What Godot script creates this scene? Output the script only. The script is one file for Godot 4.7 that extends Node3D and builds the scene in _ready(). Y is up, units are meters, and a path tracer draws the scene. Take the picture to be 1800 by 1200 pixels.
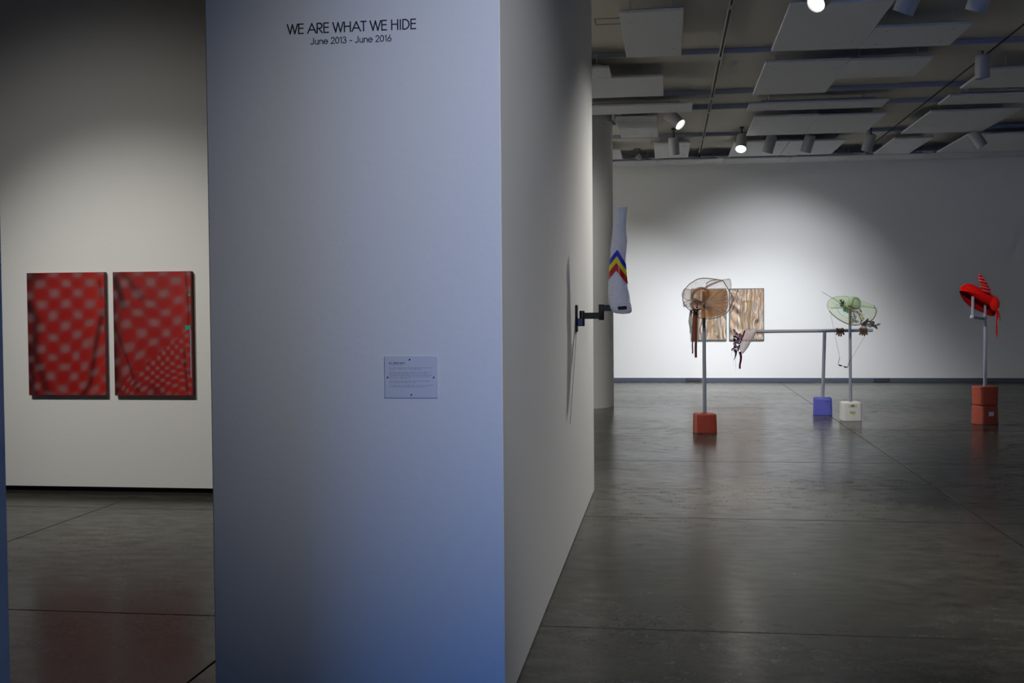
extends Node3D

# ---------------------------------------------------------------- mesh helpers
class MB:
	var st := SurfaceTool.new()
	func _init() -> void:
		st.begin(Mesh.PRIMITIVE_TRIANGLES)
		st.set_smooth_group(-1)
	func flat() -> void:
		st.set_smooth_group(-1)
	func smooth(g := 1) -> void:
		st.set_smooth_group(g)
	func vert(p: Vector3, uv: Vector2, col: Color) -> void:
		st.set_uv(uv)
		st.set_color(col)
		st.add_vertex(p)
	func tri(a: Vector3, b: Vector3, c: Vector3, ua := Vector2.ZERO, ub := Vector2.ZERO, uc := Vector2.ZERO, col := Color.WHITE) -> void:
		vert(a, ua, col)
		vert(b, ub, col)
		vert(c, uc, col)
	# a triangle or polygon turned so that its front looks away from the point "from"
	func face(pts: Array, from: Vector3, col := Color.WHITE) -> void:
		var mid := Vector3.ZERO
		for q in pts:
			mid += q
		mid /= pts.size()
		var n: Vector3 = (pts[1] - pts[0]).cross(pts[2] - pts[0])
		var flip: bool = n.dot(mid - from) > 0.0
		for i in range(1, pts.size() - 1):
			if flip:
				tri(pts[0], pts[i + 1], pts[i], Vector2.ZERO, Vector2.ZERO, Vector2.ZERO, col)
			else:
				tri(pts[0], pts[i], pts[i + 1], Vector2.ZERO, Vector2.ZERO, Vector2.ZERO, col)
	# bevelled box between two corners
	func box(lo: Vector3, hi: Vector3, bev := 0.0, xf := Transform3D.IDENTITY) -> void:
		var c := (lo + hi) * 0.5
		var h := (hi - lo) * 0.5
		var b := minf(bev, minf(h.x, minf(h.y, h.z)) * 0.95)
		var cc := xf * c
		flat()
		for ax in 3:
			var u := (ax + 1) % 3
			var v := (ax + 2) % 3
			for s in [-1.0, 1.0]:
				var f := []
				for q in [[-1, -1], [1, -1], [1, 1], [-1, 1]]:
					var p := Vector3.ZERO
					p[ax] = s * h[ax]
					p[u] = q[0] * (h[u] - b)
					p[v] = q[1] * (h[v] - b)
					f.append(xf * (c + p))
				face(f, cc)
			if b <= 0.0:
				continue
			for s in [-1.0, 1.0]:
				for t in [-1.0, 1.0]:
					var e := []
					for q in [[0, -1], [1, -1], [1, 1], [0, 1]]:
						var p := Vector3.ZERO
						p[ax] = q[1] * (h[ax] - b)
						p[u] = s * (h[u] - (b if q[0] == 1 else 0.0))
						p[v] = t * (h[v] - (0.0 if q[0] == 1 else b))
						e.append(xf * (c + p))
					face(e, cc)
		if b > 0.0:
			for sx in [-1.0, 1.0]:
				for sy in [-1.0, 1.0]:
					for sz in [-1.0, 1.0]:
						face([xf * (c + Vector3(sx * h.x, sy * (h.y - b), sz * (h.z - b))), xf * (c + Vector3(sx * (h.x - b), sy * h.y, sz * (h.z - b))), xf * (c + Vector3(sx * (h.x - b), sy * (h.y - b), sz * h.z))], cc)
	# round tube along a path; radii may be one number or a list
	func tube(path: Array, rad, sides := 10, caps := true, col := Color.WHITE) -> void:
		var n := path.size()
		var rings := []
		var d0: Vector3 = (path[1] - path[0]).normalized()
		var up := Vector3.UP if absf(d0.y) < 0.9 else Vector3.RIGHT
		var u := d0.cross(up).normalized()
		for i in n:
			var d: Vector3
			if i == 0:
				d = path[1] - path[0]
			elif i == n - 1:
				d = path[n - 1] - path[n - 2]
			else:
				d = path[i + 1] - path[i - 1]
			d = d.normalized()
			u = (u - d * u.dot(d)).normalized()
			var w := d.cross(u)
			var r: float = rad[i] if rad is Array else rad
			var ring := []
			for k in sides:
				var a := TAU * k / sides
				ring.append(path[i] + (u * cos(a) + w * sin(a)) * r)
			rings.append(ring)
		smooth(1)
		for i in n - 1:
			var mid: Vector3 = (path[i] + path[i + 1]) * 0.5
			for k in sides:
				var k2 := (k + 1) % sides
				face([rings[i][k], rings[i][k2], rings[i + 1][k2], rings[i + 1][k]], mid, col)
		if caps:
			flat()
			face(rings[0], path[0] + d0 * 0.01, col)
			face(rings[n - 1], path[n - 1] - (path[n - 1] - path[n - 2]).normalized() * 0.01, col)
		flat()
	# body of revolution about the local y axis: list of Vector2(radius, height)
	func lathe(prof: Array, sides := 24, xf := Transform3D.IDENTITY, hard := 35.0) -> void:
		var g := 2
		smooth(g)
		for i in prof.size() - 1:
			if i > 0:
				var d1: Vector2 = (prof[i] - prof[i - 1])
				var d2: Vector2 = (prof[i + 1] - prof[i])
				if absf(rad_to_deg(d1.angle_to(d2))) > hard:
					g += 1
					smooth(g)
			for k in sides:
				var a := TAU * k / sides
				var b := TAU * (k + 1) / sides
				var p := [_ring(prof[i], a), _ring(prof[i], b), _ring(prof[i + 1], b), _ring(prof[i + 1], a)]
				var d: Vector2 = prof[i + 1] - prof[i]
				var nrm := Vector3(cos((a + b) / 2) * d.y, -d.x, sin((a + b) / 2) * d.y)
				var mid: Vector3 = (p[0] + p[1] + p[2] + p[3]) / 4.0
				var q := []
				for v in p:
					q.append(xf * v)
				face(q, xf * (mid - nrm))
		flat()
	func _ring(p: Vector2, a: float) -> Vector3:
		return Vector3(p.x * cos(a), p.y, p.x * sin(a))
	# a smooth sheet: f(u, v) -> Vector3, u and v in 0..1
	func sheet(nu: int, nv: int, f: Callable, tint = null, group := 1) -> void:
		var g := []
		for j in nv + 1:
			var row := []
			for i in nu + 1:
				row.append(f.call(float(i) / nu, float(j) / nv))
			g.append(row)
		smooth(group)
		for j in nv:
			for i in nu:
				var uv := [Vector2(i, j), Vector2(i + 1, j), Vector2(i + 1, j + 1), Vector2(i, j + 1)]
				var p := [g[j][i], g[j][i + 1], g[j + 1][i + 1], g[j + 1][i]]
				for t in [[0, 1, 2], [0, 2, 3]]:
					for k in t:
						var q := Vector2(uv[k].x / nu, uv[k].y / nv)
						vert(p[k], q, tint.call(q.x, q.y) if tint != null else Color.WHITE)
		flat()
	func done() -> ArrayMesh:
		st.generate_normals()
		return st.commit()


# ---------------------------------------------------------------- scene helpers
var used := {}
var M := {}

func numbered(called: String) -> String:
	var n: int = used.get(called, 0)
	used[called] = n + 1
	return called if n == 0 else "%s_%03d" % [called, n]

func thing(called: String, label: String, category: String, at := Vector3.ZERO, group := "") -> Node3D:
	var o := Node3D.new()
	o.name = numbered(called)
	add_child(o)
	o.position = at
	tag(o, label, category, group)
	return o

func tag(o: Node, label: String, category: String, group := "") -> void:
	o.set_meta("label", label)
	o.set_meta("category", category)
	if group != "":
		o.set_meta("group", group)

func put(called: String, mb, material: Material, parent: Node = self) -> MeshInstance3D:
	var o := MeshInstance3D.new()
	o.name = numbered(called) if parent == self else called
	o.mesh = mb.done() if mb is MB else mb
	o.material_override = material
	o.cast_shadow = GeometryInstance3D.SHADOW_CASTING_SETTING_ON
	parent.add_child(o, true)
	return o

func struct(called: String, mb, material: Material, label: String, category := "") -> MeshInstance3D:
	var o := put(called, mb, material)
	o.set_meta("kind", "structure")
	o.set_meta("label", label)
	o.set_meta("category", category if category != "" else called.get_slice("_", 0))
	return o

func paint(r: int, g: int, b: int, rough := 0.7, alpha := 1.0) -> StandardMaterial3D:
	var m := StandardMaterial3D.new()
	m.albedo_color = Color8(r, g, b, int(alpha * 255))
	m.roughness = rough
	if alpha < 1.0:
		m.transparency = BaseMaterial3D.TRANSPARENCY_ALPHA
	m.cull_mode = BaseMaterial3D.CULL_DISABLED
	return m

func box_mb(lo: Vector3, hi: Vector3, bev := 0.0) -> MB:
	var m := MB.new()
	m.box(lo, hi, bev)
	return m

func noise(freq: float, sd: int, octaves := 4) -> FastNoiseLite:
	var n := FastNoiseLite.new()
	n.noise_type = FastNoiseLite.TYPE_SIMPLEX_SMOOTH
	n.frequency = freq
	n.seed = sd
	n.fractal_octaves = octaves
	return n

func bumpy(m: StandardMaterial3D, freq: float, sd: int, scale: float, depth: float, world := true) -> StandardMaterial3D:
	var t := NoiseTexture2D.new()
	t.width = 512
	t.height = 512
	t.seamless = true
	t.noise = noise(freq, sd)
	m.heightmap_enabled = true
	m.heightmap_texture = t
	m.heightmap_scale = depth
	m.uv1_triplanar = true
	m.uv1_world_triplanar = world
	m.uv1_scale = Vector3.ONE * scale
	return m

func _ready() -> void:
	camera_and_sky()
	make_materials()
	room()
	ceiling_panels()
	lamps()
	wall_texts()
	wall_prints()
	leg_sculpture()
	stands()
	hats()

# ---------------------------------------------------------------- camera, sky, big lights, exposure
func camera_and_sky() -> void:
	var yaw := deg_to_rad(7.904)
	var pit := deg_to_rad(1.711)
	var rol := deg_to_rad(-0.45)
	var fw := Vector3(-sin(yaw) * cos(pit), -sin(pit), -cos(yaw) * cos(pit))
	var r := Vector3(cos(yaw), 0, -sin(yaw))
	var u := r.cross(fw)
	var r2 := r * cos(rol) + u * sin(rol)
	var u2 := u * cos(rol) - r * sin(rol)
	var cam := Camera3D.new()
	cam.name = "camera"
	cam.transform = Transform3D(Basis(r2, u2, -fw), Vector3(0, 1.45, 0))
	cam.fov = rad_to_deg(2.0 * atan(600.0 / 1976.7))
	cam.near = 0.05
	cam.far = 120.0
	add_child(cam)
	cam.current = true
	var we := WorldEnvironment.new()
	we.name = "environment"
	var e := Environment.new()
	var sky := Sky.new()
	var sm := ProceduralSkyMaterial.new()
	sm.sky_top_color = Color(0.2, 0.34, 0.6)
	sm.sky_horizon_color = Color(0.45, 0.55, 0.7)
	sm.ground_bottom_color = Color(0.12, 0.13, 0.15)
	sm.ground_horizon_color = Color(0.4, 0.48, 0.6)
	sky.sky_material = sm
	e.background_mode = Environment.BG_SKY
	e.sky = sky
	e.background_energy_multiplier = 0.6
	e.tonemap_mode = Environment.TONE_MAPPER_LINEAR
	e.tonemap_exposure = 1.0
	e.sdfgi_enabled = true
	e.ssao_enabled = true
	e.ssil_enabled = true
	we.environment = e
	add_child(we)
	# blue daylight through the entrance hall's window, behind the camera
	var day := AreaLight3D.new()
	day.name = "window_daylight"
	day.area_size = Vector2(1.5, 1.7)
	day.light_color = Color(0.3, 0.58, 1.0)
	day.light_energy = 11.0
	day.light_size = 1.0
	day.shadow_enabled = true
	day.position = Vector3(-1.35, 0.97, 2.12)
	add_child(day)

	# added fill light in an added window, bluing the partition side
	var day2 := AreaLight3D.new()
	day2.name = "added_daylight_right"
	day2.area_size = Vector2(1.2, 1.6)
	day2.light_color = Color(0.34, 0.6, 1.0)
	day2.light_energy = 1.4
	day2.light_size = 1.0
	day2.shadow_enabled = true
	day2.position = Vector3(1.9, 2.1, 2.12)
	add_child(day2)

# spot lamps: where, towards, energy, cone, softness
func spot(parent: Node, at: Vector3, to: Vector3, energy: float, angle: float, col := Color(1.0, 0.985, 0.96), size := 0.06) -> SpotLight3D:
	var l := SpotLight3D.new()
	l.name = "lamp_light"
	l.light_energy = energy
	l.light_color = col
	l.spot_angle = angle
	l.spot_angle_attenuation = 1.0
	l.spot_range = 40.0
	l.spot_attenuation = 2.0
	l.light_size = size
	l.shadow_enabled = true
	parent.add_child(l, true)
	l.look_at_from_position(at, to, Vector3.UP if absf((to - at).normalized().y) < 0.99 else Vector3.RIGHT)
	return l

# ---------------------------------------------------------------- materials
func make_materials() -> void:
	M.wall = bumpy(paint(222, 222, 220, 0.62), 0.02, 5, 1.6, 0.05)
	M.backwall = bumpy(paint(224, 225, 226, 0.7), 0.02, 7, 1.6, 0.05)
	M.hall = paint(96, 96, 98, 0.8)
	M.concrete = bumpy(paint(196, 191, 180, 0.85), 0.01, 9, 0.5, 0.1)
	M.rail = paint(150, 156, 176, 0.5)  # blue-grey tint stands for daylight on beam strips and hanger rails
	M.beam = paint(170, 172, 178, 0.7)
	M.board = paint(203, 205, 210, 0.85)  # faint blue stands for daylight bounced up from the floor
	M.channel = paint(150, 155, 168, 0.45)
	M.channel.metallic = 0.3
	M.dark = paint(22, 22, 22, 0.8)
	M.vinyl = paint(74, 82, 98, 0.5)  # grey with the blue of daylight mixed into the colour
	M.gapbase = paint(30, 29, 28, 0.8)  # near-black, carries the shade of the recessed gap
	M.lampgrey = paint(176, 176, 178, 0.5)
	M.stem = paint(60, 60, 60, 0.5)
	M.glow = paint(255, 255, 250, 0.5)
	M.glow.emission_enabled = true
	M.glow.emission = Color(1.0, 0.98, 0.94)
	M.glow.emission_energy_multiplier = 3.0
	M.glare = M.glow.duplicate()
	M.glare.emission_energy_multiplier = 45.0
	M.lens = paint(40, 40, 42, 0.2)
	M.ink = paint(26, 28, 36, 0.7)
	M.ink2 = paint(44, 48, 60, 0.7)
	M.steel = paint(150, 157, 170, 0.42)
	M.steel.metallic = 0.2
	M.slab = floor_material()

func floor_material() -> StandardMaterial3D:
	var n := 2048
	var blot := noise(0.004, 21, 5).get_image(n, n).get_data()
	var im := noise(0.016, 22, 5).get_image(n / 2, n)
	im.resize(n, n, Image.INTERPOLATE_BILINEAR)
	var streak := im.get_data()
	var im2 := noise(0.11, 23, 3).get_image(n / 2, n)
	im2.resize(n, n, Image.INTERPOLATE_BILINEAR)
	var fine := im2.get_data()
	var col := PackedByteArray()
	col.resize(n * n * 3)
	var rgh := PackedByteArray()
	rgh.resize(n * n)
	var grain := noise(0.45, 24, 2).get_image(n, n).get_data()
	for i in n * n:
		var gr := grain[i] / 255.0 - 0.5
		var b := blot[i] / 255.0 - 0.5
		var s := streak[i] / 255.0 - 0.5
		var f := fine[i] / 255.0 - 0.5
		var v := clampf(0.295 + 0.1 * b + 0.08 * s + 0.13 * f + 0.09 * gr, 0.1, 0.7)
		var t := b - s
		col[i * 3] = int(255 * v)
		col[i * 3 + 1] = int(255 * v * (0.985 - 0.01 * t))
		col[i * 3 + 2] = int(255 * v * (0.88 - 0.03 * t))
		rgh[i] = int(255 * clampf(0.235 + 0.06 * b - 0.05 * s - 0.11 * f - 0.07 * gr, 0.09, 0.6))
	var m := StandardMaterial3D.new()
	m.albedo_texture = ImageTexture.create_from_image(Image.create_from_data(n, n, false, Image.FORMAT_RGB8, col))
	m.roughness_texture = ImageTexture.create_from_image(Image.create_from_data(n, n, false, Image.FORMAT_L8, rgh))
	m.roughness_texture_channel = BaseMaterial3D.TEXTURE_CHANNEL_GRAYSCALE
	m.roughness = 1.0
	m.metallic_specular = 0.27
	m.uv1_triplanar = true
	m.uv1_world_triplanar = true
	m.uv1_scale = Vector3.ONE / 26.0
	m.uv1_offset = Vector3(0.45, 0.2, 0.97)
	return m

# ---------------------------------------------------------------- the room
const CEIL := 4.33

func room() -> void:
	# floor: a bed with the sawn concrete slabs on it
	var fl := struct("floor", box_mb(Vector3(-8.3, -0.3, -22.2), Vector3(9.5, -0.04, 2.6)), M.dark, "polished grey concrete gallery floor with sawn joints between its slabs", "floor")
	var xs := [-8.2, -6.3, -4.135, -1.86, 2.1, 5.9, 9.4]
	var zs := [2.6, 0.5, -2.3, -5.053, -7.763, -10.634, -13.47, -16.3, -19.1, -22.1]
	for i in xs.size() - 1:
		for j in zs.size() - 1:
			var g := 0.0035
			var m := MB.new()
			m.box(Vector3(xs[i] + g, -0.06, zs[j + 1] + g), Vector3(xs[i + 1] - g, 0.0, zs[j] - g), 0.003)
			put("floor_slab", m, M.slab, fl)
	var B := -21.87
	struct("wall_back", box_mb(Vector3(-8.2, 0, B - 0.25), Vector3(9.4, CEIL + 0.02, B)), M.backwall, "long white back wall of the gallery carrying two brown prints", "wall")
	var bb := struct("baseboard_back", box_mb(Vector3(-8.0, 0.0, B - 0.002), Vector3(9.2, 0.078, B + 0.012), 0.003), M.vinyl, "grey baseboard, tinted as by blue daylight, along the foot of the back wall", "baseboard")
	for x in [[0.33, 0.62], [3.83, 4.12]]:
		put("outlet_cover", box_mb(Vector3(x[0], 0.008, B + 0.01), Vector3(x[1], 0.072, B + 0.022), 0.004), paint(50, 56, 68, 0.5), bb)
	struct("wall_right", box_mb(Vector3(9.2, 0, B), Vector3(9.45, CEIL, 2.45)), M.wall, "white right side wall of the gallery out of the frame", "wall")
	struct("wall_outer_left", box_mb(Vector3(-8.25, 0, B), Vector3(-8.0, CEIL, 2.45)), M.wall, "white outer wall at far left of the side room", "wall")
	# the deep partition that ends towards the camera and the wall that carries the red prints
	struct("wall_partition", box_mb(Vector3(-1.672, 0.004, -8.86), Vector3(-0.583, CEIL, -3.95), 0.004), M.wall, "thick white partition whose narrow end carries the exhibition title", "wall")
	var wl := MB.new()
	wl.box(Vector3(-8.0, 0.066, -8.8), Vector3(-1.672, CEIL, -8.3), 0.0)
	struct("wall_left", wl, M.wall, "white cross wall of the side room carrying two red prints", "wall")
	struct("baseboard_left", box_mb(Vector3(-8.0, 0, -8.78), Vector3(-1.68, 0.066, -8.335)), M.gapbase, "recessed base under the wall with the red prints, gap shade painted in", "baseboard")
	var en := MB.new()
	en.box(Vector3(-1.35, 0, -1.7), Vector3(-1.071, CEIL, -1.2), 0.004)
	en.box(Vector3(-8.0, 0, -1.7), Vector3(-1.35, CEIL, -1.45), 0.004)
	struct("wall_entry", en, M.wall, "near edge of the entrance wall at far left, lit blue", "wall")
	struct("wall_entry_right", box_mb(Vector3(2.7, 0, -1.7), Vector3(9.2, CEIL, -1.45), 0.004), M.hall, "entrance wall right of the opening, out of the frame", "wall")
	# entrance hall behind the camera: wall with the daylight window
	var wb := MB.new()
	wb.box(Vector3(-8.0, 0, 2.2), Vector3(-2.3, CEIL, 2.45))
	wb.box(Vector3(-0.6, 0, 2.2), Vector3(1.2, CEIL, 2.45))
	wb.box(Vector3(2.6, 0, 2.2), Vector3(9.2, CEIL, 2.45))
	wb.box(Vector3(1.2, 0, 2.2), Vector3(2.6, 1.2, 2.45))
	wb.box(Vector3(1.2, 3.0, 2.2), Vector3(2.6, CEIL, 2.45))
	wb.box(Vector3(-2.3, 0, 2.2), Vector3(-0.6, 0.1, 2.45))
	wb.box(Vector3(-2.3, 1.85, 2.2), Vector3(-0.6, CEIL, 2.45))
	struct("wall_hall", wb, M.hall, "wall of the entrance hall behind the camera with a low window", "wall")
	var win := MB.new()
	for x in [-2.3, -1.48, -0.66]:
		win.box(Vector3(x, 0.1, 2.28), Vector3(x + 0.06, 1.85, 2.36), 0.004)
	for y in [0.1, 1.79]:
		win.box(Vector3(-2.3, y, 2.28), Vector3(-0.6, y + 0.06, 2.36), 0.004)
	var w := struct("window_1", win, M.stem, "low two-pane window behind the camera that lets in blue daylight", "window")
	for x in [-2.24, -1.42]:
		put("pane", box_mb(Vector3(x, 0.16, 2.315), Vector3(x + 0.76, 1.79, 2.325)), paint(255, 255, 255, 0.02, 0.08), w)
	var win2 := MB.new()  # added window, out of view, framing the extra blue fill
	for x in [1.2, 1.87, 2.54]:
		win2.box(Vector3(x, 1.2, 2.28), Vector3(x + 0.06, 3.0, 2.36), 0.004)
	for y in [1.2, 2.94]:
		win2.box(Vector3(1.2, y, 2.28), Vector3(2.6, y + 0.06, 2.36), 0.004)
	var w2 := struct("window_2", win2, M.stem, "added higher two-pane window behind the camera, for extra blue fill", "window")
	for x in [1.26, 1.93]:
		put("pane", box_mb(Vector3(x, 1.26, 2.315), Vector3(x + 0.61, 2.94, 2.325)), paint(255, 255, 255, 0.02, 0.08), w2)
	# ceiling: slab with shallow beams and two recessed lighting slots
	var slab := MB.new()
	var zc := [6.5, -12.87, -13.17, -15.3, -15.6, -16.43, -16.73, -19.04, -19.34, -21.55, -22.1]
	slab.box(Vector3(-8.25, CEIL, -22.1), Vector3(9.45, CEIL + 0.35, 2.5))
	var ce := struct("ceiling", slab, M.concrete, "grey concrete ceiling slab with shallow beams above hanging boards", "ceiling")
	for z in [-12.87, -15.3, -16.43, -19.04, -21.55]:
		put("beam", box_mb(Vector3(-7.99, CEIL - 0.062, z - 0.34), Vector3(9.19, CEIL + 0.002, z), 0.006), M.concrete, ce)
		put("daylight_tint_strip", box_mb(Vector3(-7.98, CEIL - 0.056, z - 0.002), Vector3(9.18, CEIL - 0.004, z + 0.012), 0.003), M.rail, ce)  # added strip; its blue-grey imitates daylight on the beam face
	for x in [0.595, 3.56]:
		var hw := 0.011 if x < 1.0 else 0.007
		if x < 1.0:
			for q in [-1, 1]:
				put("slot_edge", box_mb(Vector3(x + q * 0.017 - 0.006, CEIL - 0.078, B + 0.3), Vector3(x + q * 0.017 + 0.006, CEIL - 0.063, -1.8), 0.002), M.concrete, ce)
		put("track_slot", box_mb(Vector3(x - hw, CEIL - 0.074, B + 0.3), Vector3(x + hw, CEIL - 0.064, -1.8)), M.dark, ce)
		if x < 1.0:
			for z in [-10.75, -12.95, -15.4, -16.52, -19.15]:
				put("track_joint", box_mb(Vector3(x - 0.027, CEIL - 0.084, z - 0.14), Vector3(x + 0.027, CEIL - 0.062, z), 0.003), M.beam, ce)
	# access hatch in the slab
	var hat := MB.new()
	hat.box(Vector3(-0.715, CEIL - 0.004, -11.345), Vector3(-0.43, CEIL + 0.001, -11.335))
	hat.box(Vector3(-0.715, CEIL - 0.004, -11.58), Vector3(-0.43, CEIL + 0.001, -11.57))
	hat.box(Vector3(-0.72, CEIL - 0.004, -11.58), Vector3(-0.711, CEIL + 0.001, -11.335))
	put("hatch_joint", hat, M.stem, ce)
	# round column behind the partition
	var col := MB.new()
	col.lathe([Vector2(0.497, 0.0), Vector2(0.5, 0.01), Vector2(0.5, 4.1), Vector2(0.515, 4.105), Vector2(0.515, 4.15), Vector2(0.49, 4.155), Vector2(0.49, CEIL)], 72, Transform3D(Basis(), Vector3(-1.29, 0, -16.5)))
	var co := struct("column", col, M.wall, "round white concrete column half hidden behind the partition", "column")
	var br := MB.new()
	br.box(Vector3(-0.80, 4.085, -16.55), Vector3(-0.74, 4.125, -16.43), 0.008)
	br.box(Vector3(-0.765, 4.085, -16.53), Vector3(-0.755, 4.33, -16.45), 0.003)
	put("bracket", br, M.board, co)

# ---------------------------------------------------------------- acoustic boards under the slab
func ceiling_panels() -> void:
	var g := "white acoustic boards hung under the concrete ceiling"
	var P := [
		[-0.43, 0.15, -10.35, -12.2, "white acoustic board nearest the camera, alone left of the slot"],
		[-1.6, -0.64, -12.67, -13.245, "short board stepping forward from the wide board beside the partition top"],
		[-1.6, -0.045, -13.25, -14.48, "wide board beside the partition top, behind the nearest single board"],
		[-1.6, 0.335, -15.1, -15.73, "narrow strip of board just in front of the column top"],
		[-0.725, -0.14, -16.08, -17.95, "lone square-looking board right of the round column's top"],
		[-0.22, 0.37, -18.68, -20.5, "board with a grey lamp hanging before it, left of the slot"],
		[-1.6, -0.8, -19.35, -20.53, "far board mostly hidden behind the round column"],
		[1.085, 1.985, -10.33, -12.17, "large board behind the glaring lamp at the top of the picture"],
		[1.991, 2.89, -11.3, -12.2, "half-length board right of the large board behind the glaring lamp"],
		[1.075, 1.97, -12.73, -14.62, "left long board of the second pair right of the slot"],
		[1.976, 2.86, -12.77, -13.76, "right short board of the second pair right of the slot"],
		[1.08, 2.87, -15.3, -15.83, "long narrow strip of board in the middle of the ceiling"],
		[1.23, 2.12, -16.34, -18.1, "left board of the third pair, before the lit back row"],
		[2.127, 3.04, -16.4, -18.07, "right board of the third pair, before the lit back row"],
		[1.085, 1.97, -18.78, -20.56, "left board of the brightly lit back row behind three lamps"],
		[1.976, 2.87, -18.85, -20.56, "right board of the brightly lit back row behind three lamps"],
		[3.62, 4.23, -18.87, -20.73, "single board right of the second slot near the back wall"],
		[3.6, 5.4, -13.5, -14.68, "board behind the upright grey lamp at the upper right"],
		[3.59, 5.4, -15.15, -15.8, "narrow dark strip of board at the right picture edge"],
		[3.62, 4.82, -16.33, -17.685, "front board of the right pair left of the tilted grey lamp"],
		[3.62, 4.82, -17.692, -18.33, "rear strip of the right pair left of the tilted grey lamp"],
		[4.7, 6.6, -18.65, -19.4, "front strip of board behind the tilted grey lamp at right"],
		[4.7, 6.6, -19.407, -20.75, "rear board behind the tilted grey lamp at right"],
	]
	var zs := [-1.375, -0.178, 1.022, 2.225, 3.43, 4.63, 5.83, 7.03]
	var where := ["half behind the column", "above the left brown print", "above the two brown prints", "above the green hat's rail", "over the dark wall", "above the red hat", "at the right picture edge"]
	for i in zs.size() - 1:
		P.append([zs[i] + 0.003, zs[i + 1] - 0.003, -20.9, -21.6, "last-row board along the back wall, " + where[i]])
	for p in P:
		var x0: float = p[0]
		var x1: float = p[1]
		var z0: float = p[2]
		var z1: float = p[3]
		var t := thing("acoustic_board", p[4], "ceiling board", Vector3((x0 + x1) / 2, 4.12, (z0 + z1) / 2), g)
		var hx := (x1 - x0) / 2
		var hz := (z0 - z1) / 2
		put("board", box_mb(Vector3(-hx, 0, -hz), Vector3(hx, 0.026, hz), 0.003), M.board, t)
		put("gap_shade_sheet", box_mb(Vector3(-hx + 0.004, 0.026, -hz + 0.004), Vector3(hx - 0.004, 0.029, hz - 0.004)), M.dark, t)  # added dark sheet, deepens the shade between board and slab
		for s in [-1, 1]:
			var zr: float = s * hz * 0.62
			put("hanger_rail", box_mb(Vector3(-hx * 0.82, 0.026, zr - 0.02), Vector3(hx * 0.82, 0.062, zr + 0.02), 0.003), M.rail, t)  # rail colour includes a blue daylight tint
			for q in [-1, 1]:
				var rod := MB.new()
				rod.tube([Vector3(q * hx * 0.7, 0.06, zr), Vector3(q * hx * 0.7, 0.205, zr)], 0.005, 6)
				put("hanger_rod", rod, M.lampgrey, t)
				var scr := MB.new()
				scr.lathe([Vector2(0.0, -0.004), Vector2(0.012, -0.003), Vector2(0.014, 0.001)], 10, Transform3D(Basis(), Vector3(q * hx * 0.7, 0, zr)))
				put("screw", scr, M.lampgrey, t)

# ---------------------------------------------------------------- spot lamps
func lamp(called: String, label: String, top: Vector3, dir: Vector3, lit: bool, r := 0.085, length := 0.28, drop := 0.16, group := "cylinder spot lamps hung from the ceiling") -> Node3D:
	var t := thing(called, label, "lamp", top, group)
	dir = dir.normalized()
	var st := MB.new()
	st.tube([Vector3.ZERO, Vector3(0, -drop, 0)], 0.012, 8)
	st.box(Vector3(-0.035, -0.02, -0.06), Vector3(0.035, 0.0, 0.06), 0.004)
	put("stem", st, M.stem, t)
	var c := Vector3(0, -drop, 0)
	# local y runs from the rear of the housing to its mouth
	var bas := Basis(Quaternion(Vector3.UP, dir))
	var back := c - dir * 0.02
	var xf := Transform3D(bas, back)
	var bd := MB.new()
	bd.lathe([Vector2(0, 0), Vector2(r * 0.75, 0.0), Vector2(r * 0.93, 0.012), Vector2(r, 0.035), Vector2(r, length), Vector2(r * 0.95, length), Vector2(r * 0.93, length - 0.025), Vector2(0, length - 0.03)], 32, xf, 40.0)
	put("housing", bd, M.lampgrey, t)
	var yk := MB.new()
	yk.lathe([Vector2(0.0, 0.035), Vector2(0.026, 0.034), Vector2(0.028, 0.0)], 14, Transform3D(Basis(), c - Vector3(0, 0.01, 0)))
	put("swivel", yk, M.stem, t)
	var le := MB.new()
	le.lathe([Vector2(r * 0.92, length - 0.022), Vector2(r * 0.6, length - 0.014), Vector2(0, length - 0.011)], 28, xf)
	put("lens", le, M.glow if lit else M.lens, t)
	t.set_meta("mouth", t.position + back + dir * (length + 0.03))
	return t

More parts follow.
